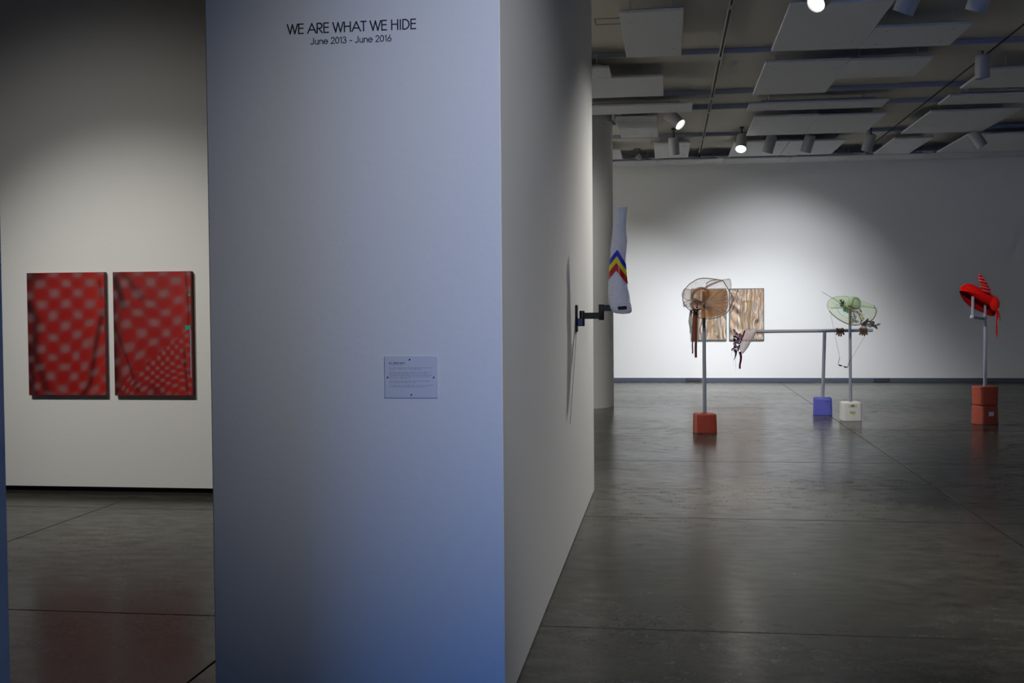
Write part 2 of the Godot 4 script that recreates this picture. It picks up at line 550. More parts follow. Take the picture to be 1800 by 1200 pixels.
func lamps() -> void:
	var t: Node3D
	# the lamps that wash the back wall: their mouths point away from the camera
	for q in [
		[Vector3(0.10, CEIL, -18.5), Vector3(-1.26, -1.23, -21.87), 12.7, "grey lamp before the lone lit board left of the slot"],
		[Vector3(1.668, CEIL, -18.58), Vector3(1.73, -2.41, -21.87), 16.2, "first grey lamp right of the glaring far lamp"],
		[Vector3(2.28, CEIL, -18.66), Vector3(1.79, 0.84, -21.87), 8.8, "second grey lamp right of the glaring far lamp"]]:
		t = lamp("spot_lamp", q[3], q[0], Vector3(0.05 if q[0].x < 1.0 else -0.26, -0.9, -0.24), false)
		t.get_node("lens").material_override = M.glow
		spot(t, t.get_meta("mouth"), q[1], q[2], 44.0, Color(0.975, 0.985, 1.0))
	t = lamp("spot_lamp", "grey lamp near the second slot, by the far single board", Vector3(3.228, CEIL, -18.7), Vector3(-0.2, -0.9, -0.36), false)
	t = lamp("spot_lamp", "upright grey lamp on the second slot at upper right", Vector3(3.521, CEIL, -13.371), Vector3(0.01, -1.0, -0.04), false, 0.08, 0.27, 0.09)
	t = lamp("spot_lamp", "tilted grey lamp at right, pointing right and down", Vector3(4.74, CEIL, -18.5), Vector3(0.5, -0.8, 0.06), false, 0.085, 0.28, 0.2)
	# two lamps cut by the top of the picture
	for q in [[Vector3(2.01, CEIL, -9.5), Vector3(2.25, 1.3, -14.5), 16.0, "left one of two bluish lamps cut by the picture top"], [Vector3(2.545, CEIL, -9.5), Vector3(3.75, 1.85, -14.1), 6.0, "right one of two bluish lamps cut by the picture top"]]:
		t = lamp("spot_lamp", q[3], q[0], Vector3(-0.36 if q[0].x < 2.3 else -0.24, -0.9, -0.3), false, 0.085, 0.32, 0.24)
		t.get_node("lens").material_override = M.glow
		spot(t, t.get_meta("mouth"), q[1], q[2], 20.0 if q[0].x < 2.3 else 13.0)
	# lit lamps in view
	t = lamp("spot_lamp", "lit lamp with bright oval mouth, right of the column top", Vector3(0.02, CEIL, -16.2), Vector3(0.62, -0.62, 0.42), true)
	spot(t, t.get_meta("mouth"), Vector3(2.6, 1.2, -14.6), 9.0, 30.0)
	t = lamp("spot_lamp", "glaring far lamp facing the camera before the lit back row", Vector3(1.19, CEIL, -18.55), Vector3(-0.1, -0.8, 0.55), true)
	t.get_node("lens").material_override = M.glare
	spot(t, t.get_meta("mouth"), Vector3(0.75, 1.0, -13.9), 4.0, 14.0)
	t = lamp("spot_lamp", "glaring near lamp facing the camera at the picture top", Vector3(1.37, CEIL, -10.2), Vector3(-0.42, -0.5, 0.5), true, 0.085, 0.2, 0.16)
	spot(t, t.get_meta("mouth"), Vector3(-0.5, 0.4, -7.9), 13.0, 36.0)
	# lamps out of the frame: side room, foreground floor, entrance
	t = lamp("spot_lamp", "lamp of the side room aimed at the red prints, out of frame", Vector3(-5.25, CEIL, -4.85), Vector3(0.9, -2.6, -2.5), true)
	spot(t, t.get_meta("mouth"), Vector3(-3.85, 0.46, -8.3), 10.0, 29.5, Color(1.0, 0.985, 0.955))
	t = lamp("spot_lamp", "added fill lamp softening the light above the red prints", Vector3(-4.3, CEIL, -4.6), Vector3(0.0, -2.0, -2.9), true)  # added lamp, spreads the pool of light up the wall
	spot(t, t.get_meta("mouth"), Vector3(-4.25, 1.2, -8.3), 2.2, 38.0, Color(1.0, 0.985, 0.955))
	t = lamp("spot_lamp", "lamp over the foreground floor, above the picture", Vector3(1.5, CEIL, -5.2), Vector3(-0.1, -1, -0.25), true)
	spot(t, t.get_meta("mouth"), Vector3(1.9, 0.0, -6.15), 7.0, 33.0)
	t = lamp("spot_lamp", "entrance lamp aimed at the title wall, behind the camera", Vector3(1.9, CEIL, -0.1), Vector3(-1.9, -1.94, -3.7), true)
	spot(t, t.get_meta("mouth"), Vector3(-0.1, 2.06, -3.95), 11.5, 19.5, Color(0.985, 0.985, 1.0))
	t = lamp("spot_lamp", "lamp aimed at the brown hat's stand, above the picture", Vector3(0.9, CEIL, -9.2), Vector3(-0.5, -2.8, -3.9), true)
	spot(t, t.get_meta("mouth"), Vector3(0.42, 1.2, -13.1), 9.0, 18.0)
	# added fill lamps out of view; their bounce brightens the room
	t = lamp("spot_lamp", "added fill lamp aimed at the gallery's left wall, hidden behind the partition", Vector3(-4.6, CEIL, -13.5), Vector3(-3.2, -2.7, -0.3), true)
	spot(t, t.get_meta("mouth"), Vector3(-8.0, 1.5, -13.8), 55.0, 50.0)
	t = lamp("spot_lamp", "added fill lamp aimed at the gallery's left wall further back, out of view", Vector3(-4.6, CEIL, -18.0), Vector3(-3.2, -2.7, 0.2), true)
	spot(t, t.get_meta("mouth"), Vector3(-8.0, 1.5, -17.8), 55.0, 50.0)
	t = lamp("spot_lamp", "added fill lamp aimed at the gallery's right wall, out of frame", Vector3(6.2, CEIL, -9.0), Vector3(2.9, -2.7, 0.2), true)
	spot(t, t.get_meta("mouth"), Vector3(9.2, 1.5, -8.8), 4.5, 50.0)
	t = lamp("spot_lamp", "added fill lamp brightening the round column, hidden behind the partition", Vector3(-1.9, CEIL, -11.6), Vector3(0.3, -2.5, -4.9), true)  # added lamp, lightens the column
	spot(t, t.get_meta("mouth"), Vector3(-1.3, 1.4, -16.5), 8.0, 26.0)
	# small clamp lamps near the back wall
	for q in [[Vector3(-0.49, 4.30, -20.7), "small clip bracket hanging near the column by the back wall"], [Vector3(4.24, 4.30, -20.78), "small clip bracket hanging by the second slot's last board"]]:
		var k := thing("ceiling_bracket", q[1], "bracket", q[0], "")
		var b := MB.new()
		b.tube([Vector3(-0.12, 0.03, 0), Vector3(-0.02, 0.03, 0), Vector3(0.0, 0.0, 0), Vector3(0.0, -0.09, 0)], 0.012, 8)
		put("arm", b, M.stem, k)
		var c := MB.new()
		c.lathe([Vector2(0.0, -0.05), Vector2(0.03, -0.045), Vector2(0.05, 0.03), Vector2(0.055, 0.05), Vector2(0.045, 0.045), Vector2(0.0, 0.0)], 16, Transform3D(Basis(Vector3(0, 0, 1), 0.7), Vector3(-0.02, -0.13, 0)))
		put("head", c, M.lampgrey, k)

# ---------------------------------------------------------------- lettering
# stroke alphabet in units of the capital height
func arc(c: Vector2, rx: float, ry: float, a0: float, a1: float, n := 14) -> Array:
	var o := []
	for i in n + 1:
		var a := deg_to_rad(lerpf(a0, a1, float(i) / n))
		o.append(c + Vector2(cos(a) * rx, sin(a) * ry))
	return o

func glyph(ch: String) -> Array:     # [advance, strokes]
	match ch:
		"W": return [1.22, [[Vector2(0.02, 1), Vector2(0.33, 0), Vector2(0.6, 0.98), Vector2(0.87, 0), Vector2(1.18, 1)]]]
		"E": return [0.72, [[Vector2(0.6, 1), Vector2(0.1, 1), Vector2(0.1, 0), Vector2(0.6, 0)], [Vector2(0.1, 0.55), Vector2(0.58, 0.55)]]]
		"A": return [1.0, [[Vector2(0.02, 0), Vector2(0.49, 1), Vector2(0.96, 0)], [Vector2(0.17, 0.33), Vector2(0.81, 0.33)]]]
		"R": return [0.76, [[Vector2(0.1, 0), Vector2(0.1, 1)] + arc(Vector2(0.38, 0.735), 0.26, 0.265, 90, -90) + [Vector2(0.1, 0.47)], [Vector2(0.28, 0.47), Vector2(0.64, 0)]]]
		"H": return [0.94, [[Vector2(0.1, 0), Vector2(0.1, 1)], [Vector2(0.76, 0), Vector2(0.76, 1)], [Vector2(0.1, 0.55), Vector2(0.76, 0.55)]]]
		"T": return [0.66, [[Vector2(0.02, 1), Vector2(0.6, 1)], [Vector2(0.31, 1), Vector2(0.31, 0)]]]
		"I": return [0.3, [[Vector2(0.12, 0), Vector2(0.12, 1)]]]
		"D": return [0.9, [[Vector2(0.32, 1), Vector2(0.1, 1), Vector2(0.1, 0), Vector2(0.32, 0)] + arc(Vector2(0.32, 0.5), 0.46, 0.5, -90, 90)]]
		"J": return [0.62, [[Vector2(0.44, 1), Vector2(0.44, 0.24)] + arc(Vector2(0.24, 0.22), 0.2, 0.22, 0, -160)]]
		"u": return [0.66, [[Vector2(0.09, 0.66), Vector2(0.09, 0.24)] + arc(Vector2(0.31, 0.25), 0.22, 0.25, 180, 360) + [Vector2(0.53, 0.66)], [Vector2(0.53, 0.3), Vector2(0.53, 0)]]]
		"n": return [0.66, [[Vector2(0.09, 0), Vector2(0.09, 0.66)], [Vector2(0.09, 0.4)] + arc(Vector2(0.31, 0.42), 0.22, 0.24, 180, 0) + [Vector2(0.53, 0)]]]
		"e": return [0.72, [[Vector2(0.06, 0.35), Vector2(0.64, 0.35)] + arc(Vector2(0.34, 0.33), 0.3, 0.33, 5, 325, 20)]]
		"0": return [0.66, [arc(Vector2(0.31, 0.5), 0.25, 0.5, 0, 360, 24)]]
		"1": return [0.44, [[Vector2(0.1, 0.86), Vector2(0.26, 1.0), Vector2(0.26, 0)]]]
		"2": return [0.66, [arc(Vector2(0.3, 0.72), 0.23, 0.28, 170, -30) + [Vector2(0.05, 0), Vector2(0.57, 0)]]]
		"3": return [0.66, [arc(Vector2(0.28, 0.755), 0.21, 0.245, 160, -90) + arc(Vector2(0.28, 0.255), 0.25, 0.255, 90, -165)]]
		"6": return [0.66, [[Vector2(0.42, 1.0), Vector2(0.12, 0.45)] + arc(Vector2(0.31, 0.28), 0.25, 0.28, 145, 510, 22)]]
		"-": return [0.46, [[Vector2(0.06, 0.36), Vector2(0.36, 0.36)]]]
	return [0.38, []]

func write_strokes(text: String, origin: Vector3, width: float, cap: float, weight: float) -> MB:
	var total := 0.0
	for ch in text:
		total += glyph(ch)[0]
	var sx := width / total
	var m := MB.new()
	var pen := 0.0
	var step := 0
	for ch in text:
		var gl := glyph(ch)
		for s in gl[1]:
			for i in s.size() - 1:
				var a := Vector2((pen + s[i].x) * sx, s[i].y * cap)
				var b := Vector2((pen + s[i + 1].x) * sx, s[i + 1].y * cap)
				var d := (b - a).normalized()
				a -= d * weight * 0.45
				b += d * weight * 0.45
				var ang := d.angle()
				step += 1
				m.box(Vector3(0, -weight / 2, 0), Vector3(a.distance_to(b), weight / 2, 0.0009 + 0.00006 * (step % 7)), 0.0, Transform3D(Basis(Vector3(0, 0, 1), ang), origin + Vector3(a.x, a.y, 0)))
		pen += gl[0]
	return m

func wall_texts() -> void:
	var z := -3.95
	var t := thing("wall_title", "dark exhibition title lettering high on the partition end wall", "lettering", Vector3(-1.36, 2.446, z))
	put("title_line", write_strokes("WE ARE WHAT WE HIDE", Vector3(0, 0, 0), 0.478, 0.0335, 0.0042), M.ink, t)
	put("date_line", write_strokes("June 2013 - June 2016", Vector3(0.087, -0.0405, 0), 0.3, 0.0215, 0.0026), M.ink2, t)
	# small acrylic label with four pins
	var k := thing("wall_label", "small text panel pinned to the partition end wall", "sign", Vector3(-1.013, 1.129, z))
	var sm := StandardMaterial3D.new()
	sm.albedo_texture = label_print()
	sm.roughness = 0.35
	var pl := MB.new()
	pl.box(Vector3(0, 0, 0), Vector3(0.195, 0.151, 0.0035), 0.0008)
	put("panel", pl, paint(205, 205, 208, 0.35), k)
	var pr := MB.new()
	pr.flat()
	var c := [Vector3(0.004, 0.004, 0.0039), Vector3(0.191, 0.004, 0.0039), Vector3(0.191, 0.147, 0.0039), Vector3(0.004, 0.147, 0.0039)]
	pr.tri(c[0], c[2], c[1], Vector2(0, 1), Vector2(1, 0), Vector2(1, 1))
	pr.tri(c[0], c[3], c[2], Vector2(0, 1), Vector2(0, 0), Vector2(1, 0))
	put("print", pr, sm, k)
	for q in [[0.094, 0.139], [0.0125, 0.075], [0.1815, 0.075], [0.099, 0.0125]]:
		var p := MB.new()
		p.lathe([Vector2(0, 0.005), Vector2(0.0016, 0.0045), Vector2(0.0024, 0.003), Vector2(0.0024, 0.0)], 10, Transform3D(Basis(Vector3(1, 0, 0), PI / 2), Vector3(q[0], q[1], 0.0036)))
		put("pin", p, M.ink, k)
	# white letters on the back wall, the colour of the wall itself
	var o := thing("gallery_sign", "faint white raised gallery lettering high on the back wall", "lettering", Vector3(1.165, 3.885, -21.87))
	var f := SystemFont.new()
	f.font_names = PackedStringArray(["Droid Serif"])
	for w in [["THE", 0.0, 0.34], ["HUNTER", 0.5, 0.7], ["GALLERY", 1.26, 0.72]]:
		var tm := TextMesh.new()
		tm.text = w[0]
		tm.font = f
		tm.font_size = 32
		tm.pixel_size = 0.0045
		tm.depth = 0.01
		tm.horizontal_alignment = HORIZONTAL_ALIGNMENT_LEFT
		tm.vertical_alignment = VERTICAL_ALIGNMENT_BOTTOM
		var mi := put("word", tm, M.backwall, o)
		var wd: float = maxf(tm.get_aabb().size.x, 0.1)
		mi.scale = Vector3(w[2] / wd, 1, 1)
		mi.position = Vector3(w[1], 0, 0.005)

func label_print() -> ImageTexture:
	var w := 380
	var h := 290
	var im := Image.create(w, h, false, Image.FORMAT_RGB8)
	im.fill(Color8(205, 205, 208))
	var rng := RandomNumberGenerator.new()
	rng.seed = 4
	var dark := Color8(52, 54, 66)
	var rows := [[38, 118, 8, 1], [52, 116, 6, 0], [74, 322, 5, 0], [85, 236, 5, 0], [106, 322, 5, 0], [117, 296, 5, 0], [128, 318, 5, 0], [139, 306, 5, 0], [150, 162, 5, 0], [171, 306, 5, 0], [182, 198, 5, 0], [203, 326, 5, 0], [214, 274, 5, 0]]
	for r in rows:
		var x := 28
		while x < 28 + r[1]:
			var word := rng.randi_range(3, 9)
			for i in word:
				var tall: int = r[2] if rng.randf() < 0.25 or r[3] == 1 else int(r[2]) - 2
				var lw := 2 if r[3] == 1 else 1
				im.fill_rect(Rect2i(x, r[0] + r[2] - tall, lw, tall), dark)
				if rng.randf() < 0.6:
					im.fill_rect(Rect2i(x, r[0] + r[2] - (tall if rng.randf() < 0.5 else 1), 3, lw), dark)
				if rng.randf() < 0.5:
					im.fill_rect(Rect2i(x + 2, r[0] + r[2] - tall + 1, lw, tall - 1), dark)
				x += 5 if r[3] == 1 else 4
				if x >= 28 + r[1]:
					break
			x += 4
	im.fill_rect(Rect2i(22, 252, 3, 7), Color8(120, 122, 130))
	return ImageTexture.create_from_image(im)

# ---------------------------------------------------------------- framed prints
func framed(called: String, label: String, group: String, lo: Vector2, hi: Vector2, z: float, depth: float, tex: Texture2D, edge: Material, rim: float, gloss := 0.4) -> void:
	var t := thing(called, label, "print", Vector3((lo.x + hi.x) / 2, lo.y, z), group)
	var hw := (hi.x - lo.x) / 2
	var h := hi.y - lo.y
	put("panel", box_mb(Vector3(-hw, 0, 0.002), Vector3(hw, h, depth), 0.0015), edge, t)
	var m := StandardMaterial3D.new()
	m.albedo_texture = tex
	m.roughness = gloss
	var pr := MB.new()
	var d := depth + 0.0006
	var c := [Vector3(-hw + rim, rim, d), Vector3(hw - rim, rim, d), Vector3(hw - rim, h - rim, d), Vector3(-hw + rim, h - rim, d)]
	pr.tri(c[0], c[2], c[1], Vector2(0, 1), Vector2(1, 0), Vector2(1, 1))
	pr.tri(c[0], c[3], c[2], Vector2(0, 1), Vector2(0, 0), Vector2(1, 0))
	put("image", pr, m, t)
	if rim > 0.006:
		var fr := MB.new()
		fr.box(Vector3(-hw - 0.002, 0, 0.004), Vector3(-hw + rim, h, depth + 0.004), 0.0015)
		fr.box(Vector3(hw - rim, 0, 0.004), Vector3(hw + 0.002, h, depth + 0.004), 0.0015)
		fr.box(Vector3(-hw, -0.002, 0.004), Vector3(hw, rim, depth + 0.004), 0.0015)
		fr.box(Vector3(-hw, h - rim, 0.004), Vector3(hw, h + 0.002, depth + 0.004), 0.0015)
		put("frame", fr, edge, t)

func crease(p: Vector2, pts: Array, width: float) -> float:     # 1 on a polyline, falling off over width
	var best := 9.0
	for i in pts.size() - 1:
		best = minf(best, p.distance_to(Geometry2D.get_closest_point_to_segment(p, pts[i], pts[i + 1])))
	return exp(-best * best / (width * width))

func mesh_print(kind: int) -> ImageTexture:
	var w := 640
	var h := 960
	var n1 := noise(0.9, 31 + kind, 2)
	var data := PackedByteArray()
	data.resize(w * h * 3)
	var folds: Array
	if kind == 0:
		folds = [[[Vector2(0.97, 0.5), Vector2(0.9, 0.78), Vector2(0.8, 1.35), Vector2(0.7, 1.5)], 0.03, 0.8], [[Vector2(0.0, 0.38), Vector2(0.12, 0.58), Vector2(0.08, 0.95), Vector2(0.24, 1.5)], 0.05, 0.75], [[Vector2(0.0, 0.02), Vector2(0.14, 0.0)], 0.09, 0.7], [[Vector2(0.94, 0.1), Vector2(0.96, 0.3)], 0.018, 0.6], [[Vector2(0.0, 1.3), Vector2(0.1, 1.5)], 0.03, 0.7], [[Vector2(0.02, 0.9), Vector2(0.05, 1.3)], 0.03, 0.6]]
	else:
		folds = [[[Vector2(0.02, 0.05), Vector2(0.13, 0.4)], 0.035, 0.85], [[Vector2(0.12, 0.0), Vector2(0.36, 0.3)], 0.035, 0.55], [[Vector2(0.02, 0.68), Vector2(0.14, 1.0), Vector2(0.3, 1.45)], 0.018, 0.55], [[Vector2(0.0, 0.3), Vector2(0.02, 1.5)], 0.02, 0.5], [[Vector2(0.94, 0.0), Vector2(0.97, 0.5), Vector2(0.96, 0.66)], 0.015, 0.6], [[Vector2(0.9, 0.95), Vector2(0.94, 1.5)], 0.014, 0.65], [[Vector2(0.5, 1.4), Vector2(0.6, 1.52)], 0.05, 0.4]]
	for j in h:
		for i in w:
			var p := Vector2(float(i) / w, 1.5 * float(j) / h)
			var wx := n1.get_noise_2d(p.x * 1.3, p.y * 1.3)
			var wy := n1.get_noise_2d(p.x * 1.3 + 40.0, p.y * 1.3)
			var q := p + Vector2(wx, wy) * (0.03 + 0.05 * p.y)
			q.y += 0.12 * p.x * p.y
			# slow interference of the two cloth layers
			var fx := 0.165
			var fy := 0.133
			if kind == 1 and p.y + 0.75 * p.x > 1.42:
				fx = 0.07
				fy = 0.062
			elif p.y > 0.8:
				fx *= lerpf(1.0, 0.85, clampf((p.y - 0.8) / 0.6, 0, 1))
			var mo := cos(PI * q.x / fx) * cos(PI * q.y / fy)
			var mask := pow(smoothstep(-1.05, 1.0, mo), 1.5)
			# fine holes
			var cell := Vector2(p.x + 0.02 * wx, p.y + 0.02 * wy) / Vector2(0.0118, 0.0205)
			var hole := cos(TAU * cell.x) * 0.5 + cos(TAU * (cell.x * 0.5 + cell.y)) * 0.5 + cos(TAU * (cell.x * 0.5 - cell.y)) * 0.5
			hole = smoothstep(-0.1, 0.9, hole)
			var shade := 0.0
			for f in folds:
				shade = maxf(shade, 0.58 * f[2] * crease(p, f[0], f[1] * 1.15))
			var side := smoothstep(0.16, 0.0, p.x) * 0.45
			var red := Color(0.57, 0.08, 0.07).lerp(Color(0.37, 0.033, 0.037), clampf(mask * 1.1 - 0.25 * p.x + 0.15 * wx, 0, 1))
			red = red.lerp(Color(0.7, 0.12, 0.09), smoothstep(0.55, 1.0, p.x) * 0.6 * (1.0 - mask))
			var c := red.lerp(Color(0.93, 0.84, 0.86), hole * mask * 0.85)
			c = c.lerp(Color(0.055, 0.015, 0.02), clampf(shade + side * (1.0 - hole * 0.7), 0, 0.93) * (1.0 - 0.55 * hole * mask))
			if kind == 1:
				if p.x > 0.925 and p.x < 0.99 and p.y > 0.65 and p.y < 0.7:
					c = Color(0.1, 0.62, 0.5)
				if Vector2(p.x - 0.985, (p.y - 0.28)).length() < 0.018:
					c = Color(0.1, 0.62, 0.4)
				if p.x > 0.982 and p.y > 0.7 and p.y < 1.28:
					c = Color(0.55, 0.5, 0.56)
			var k := (j * w + i) * 3
			data[k] = int(clampf(c.r, 0, 1) * 255)
			data[k + 1] = int(clampf(c.g, 0, 1) * 255)
			data[k + 2] = int(clampf(c.b, 0, 1) * 255)
	return ImageTexture.create_from_image(Image.create_from_data(w, h, false, Image.FORMAT_RGB8, data))

func cloth_print(kind: int) -> ImageTexture:
	var w := 300
	var h := 450
	var n1 := noise(1.0, 51 + kind, 3)
	var n2 := noise(2.2, 61 + kind, 3)
	var data := PackedByteArray()
	data.resize(w * h * 3)
	for j in h:
		for i in w:
			var p := Vector2(float(i) / w, 1.5 * float(j) / h)
			var a := n1.get_noise_2d(p.x * 1.2, p.y * 0.5) * 0.7
			var b := n2.get_noise_2d(p.x * 2.2 + a, p.y * 0.55 + a * 0.4)
			var fold := sin((p.x * 8.0 + a * 3.2 + 0.2 * sin(p.y * 4.0 + p.x * 5.0)) * TAU * 0.75) * (0.5 + 0.9 * absf(n2.get_noise_2d(p.x * 3.0, p.y * 2.0 + 7.0)))
			var left := smoothstep(0.42, 0.2, p.x)
			if kind == 1:
				fold = lerpf(fold, sin((p.y * 3.6 + a * 1.2 - p.x * 0.8) * TAU * 0.8), left)
			var fold2 := sin((p.x * 21.0 + a * 6.0 + 0.5 * sin(p.y * 6.0)) * TAU * 0.6) * n1.get_noise_2d(p.x * 4.0 + 3.0, p.y * 2.5)
			var v := clampf(0.6 + 0.24 * fold + 0.38 * b + 0.5 * fold2, 0, 1)
			var c := Color(0.3, 0.22, 0.16).lerp(Color(0.9, 0.83, 0.75), v)
			c = c.lerp(Color(0.68, 0.5, 0.36), 0.32 * smoothstep(0.05, 0.4, n1.get_noise_2d(p.x * 3.0 + 9.0, p.y * 0.9)))
			c = c.lerp(Color(0.5, 0.49, 0.52), 0.4 * smoothstep(0.1, 0.45, n2.get_noise_2d(p.x * 2.0 + 19.0, p.y * 0.7)))
			var straps: Array = [[0.37, 0.45, 0.36, 1.2], [0.56, 0.65, 0.36, 1.25], [0.37, 0.65, 0.33, 0.4]] if kind == 1 else [[0.5, 0.6, 0.5, 1.3], [0.66, 0.74, 0.9, 1.3]]
			for s in straps:
				var sh := -0.04 * (p.y - 0.4)
				if p.x > s[0] + sh and p.x < s[1] + sh and p.y > s[2] and p.y < s[3]:
					c = c.lerp(Color(0.4, 0.31, 0.18).lerp(Color(0.6, 0.5, 0.33), v), 0.7)
			var k := (j * w + i) * 3
			data[k] = int(clampf(c.r, 0, 1) * 255)
			data[k + 1] = int(clampf(c.g, 0, 1) * 255)
			data[k + 2] = int(clampf(c.b, 0, 1) * 255)
	return ImageTexture.create_from_image(Image.create_from_data(w, h, false, Image.FORMAT_RGB8, data))

func wall_prints() -> void:
	var redge := paint(112, 34, 34, 0.5)
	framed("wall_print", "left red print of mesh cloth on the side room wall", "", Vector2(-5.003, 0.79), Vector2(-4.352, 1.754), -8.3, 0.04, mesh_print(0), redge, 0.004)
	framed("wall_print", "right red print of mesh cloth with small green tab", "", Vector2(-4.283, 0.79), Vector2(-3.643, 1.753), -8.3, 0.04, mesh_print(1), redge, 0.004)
	var fr := paint(96, 100, 98, 0.4)
	framed("wall_print", "left grey-framed beige cloth print behind the brown hat", "", Vector2(0.442, 0.8), Vector2(1.107, 1.788), -21.87, 0.03, cloth_print(0), fr, 0.014)
	framed("wall_print", "right grey-framed beige cloth print with brown straps", "", Vector2(1.160, 0.8), Vector2(1.809, 1.784), -21.87, 0.03, cloth_print(1), fr, 0.014)

# ---------------------------------------------------------------- sculpture on the wall arm
func leg_at(h: float, phi: float, out := 0.0) -> Vector3:
	# h: 0 bottom .. 1 top; phi = 0 faces the camera, +90 degrees is right
	var rows := [[0.0, 0.096, 0.158], [0.008, 0.086, 0.1665], [0.02, 0.074, 0.171], [0.046, 0.061, 0.172], [0.09, 0.054, 0.1705], [0.146, 0.0528, 0.1635], [0.235, 0.054, 0.1555], [0.312, 0.0555, 0.148], [0.4, 0.060, 0.1445], [0.466, 0.063, 0.1415], [0.532, 0.067, 0.1425], [0.598, 0.0675, 0.1485], [0.675, 0.069, 0.152], [0.752, 0.0745, 0.1475], [0.83, 0.082, 0.1435], [0.917, 0.0925, 0.149], [1.0, 0.1, 0.1525]]
	var i := 0
	while i < rows.size() - 2 and h > rows[i + 1][0]:
		i += 1
	var t := clampf((h - rows[i][0]) / (rows[i + 1][0] - rows[i][0]), 0, 1)
	var ts := t
	var xl: float = lerpf(rows[i][1], rows[i + 1][1], ts)
	var xr: float = lerpf(rows[i][2], rows[i + 1][2], ts)
	var cx := (xl + xr) / 2
	var r := (xr - xl) / 2
	var x := cx + (r + out) * sin(phi)
	var zz := (r * 0.95 + out) * cos(phi)
	return Vector3((x - 0.1123) * 1.246, 0.01 + h * 0.672, zz * 1.2)

func leg_sculpture() -> void:
	var z := -7.17
	var white := bumpy(paint(214, 214, 222, 0.75), 0.02, 91, 5.0, 0.5, false)
	var at := Vector3(-0.302, 1.399, z)
	var t := thing("leg_sculpture", "white stuffed leg-shaped sculpture with chevron stripes on the wall arm", "sculpture", at)
	var nz := noise(7.0, 77, 3)
	var wr := func(u, v):
		var phi: float = u * TAU
		var h: float = v
		var amp := 0.0022 + 0.003 * smoothstep(0.75, 1.0, h) * smoothstep(0.2, 1.0, sin(phi)) + 0.0015 * smoothstep(0.2, 0.0, h)
		return leg_at(h, phi, amp * nz.get_noise_3d(sin(phi) * 0.12, h * 0.7, cos(phi) * 0.12) * 2.0)
	var m := MB.new()
	m.sheet(56, 90, wr)
	# closed ends
	for e in [0.0, 1.0]:
		var c := Vector3.ZERO
		for k in 56:
			c += wr.call(k / 56.0, e) / 56.0
		c.y += 0.006 if e > 0.5 else -0.004
		for k in 56:
			m.smooth(1)
			m.face([c, wr.call(k / 56.0, e), wr.call((k + 1) / 56.0, e)], at * 0.0 + Vector3(0, 0.3, 0))
	put("leg", m, white, t)
	var seam := MB.new()
	var pth := []
	for k in 29:
		pth.append(wr.call(k / 28.0, 0.985))
	seam.tube(pth, 0.0035, 6, false)
	put("top_hem", seam, white, t)
	var cols := [["blue_chevron", paint(14, 42, 176, 0.5), 0.595, 0.535], ["yellow_chevron", paint(222, 204, 20, 0.5), 0.533, 0.473], ["red_chevron", paint(178, 16, 18, 0.22), 0.471, 0.402]]
	for q in cols:
		var b := MB.new()
		b.sheet(44, 3, func(u, v):
			var phi: float = lerpf(-1.95, 1.75, u)
			var x := sin(phi) if absf(phi) < PI / 2 else signf(phi) * (1.0 + (absf(phi) - PI / 2) * 0.5)
			var drop: float = absf(x - (-0.12)) * (0.118 if x > -0.12 else 0.1)
			return leg_at(lerpf(q[2], q[3], v) - drop + 0.004, phi, 0.0032))
		put(q[0], b, q[1], t)
	var lab := MB.new()
	lab.sheet(8, 3, func(u, v):
		var phi: float = lerpf(-0.2, 0.6, u)
		return leg_at(lerpf(0.066, 0.034, v) + 0.005 * u, phi, 0.003))
	put("black_label", lab, paint(10, 10, 12, 0.6), t)
	# the articulated arm
	var k := thing("swivel_mount", "black articulated wall bracket holding the leg sculpture", "bracket", Vector3(-0.583, 1.38, z))
	var blk := paint(11, 11, 14, 0.5)
	var pl := MB.new()
	pl.box(Vector3(0.0, -0.088, -0.05), Vector3(0.012, 0.088, 0.05), 0.006)
	put("wall_plate", pl, blk, k)
	var hub := MB.new()
	hub.box(Vector3(0.012, -0.05, -0.022), Vector3(0.045, 0.0, 0.022), 0.004)
	put("hub", hub, paint(50, 74, 120, 0.35), k)
	for q in [[0.04, -0.05, 0.048], [0.163, -0.012, 0.088]]:
		var j := MB.new()
		j.lathe([Vector2(0, q[1]), Vector2(0.015, q[1]), Vector2(0.017, q[1] + 0.003), Vector2(0.017, q[2] - 0.003), Vector2(0.015, q[2]), Vector2(0, q[2])], 18, Transform3D(Basis(), Vector3(q[0], 0, 0)))
		put("pivot", j, blk, k)
	put("arm_link", box_mb(Vector3(0.05, -0.004, -0.014), Vector3(0.155, 0.036, 0.014), 0.003), blk, k)
	put("arm_link", box_mb(Vector3(0.17, 0.045, -0.014), Vector3(0.262, 0.084, 0.014), 0.003), blk, k)
	var cb := MB.new()
	cb.tube([Vector3(0.004, -0.085, 0.0), Vector3(0.004, -0.3, 0.2), Vector3(0.004, -0.62, 0.52)], 0.0014, 6)
	put("wall_line", cb, paint(70, 70, 72, 0.6), k)  # thin dark line slanting down the wall from the plate

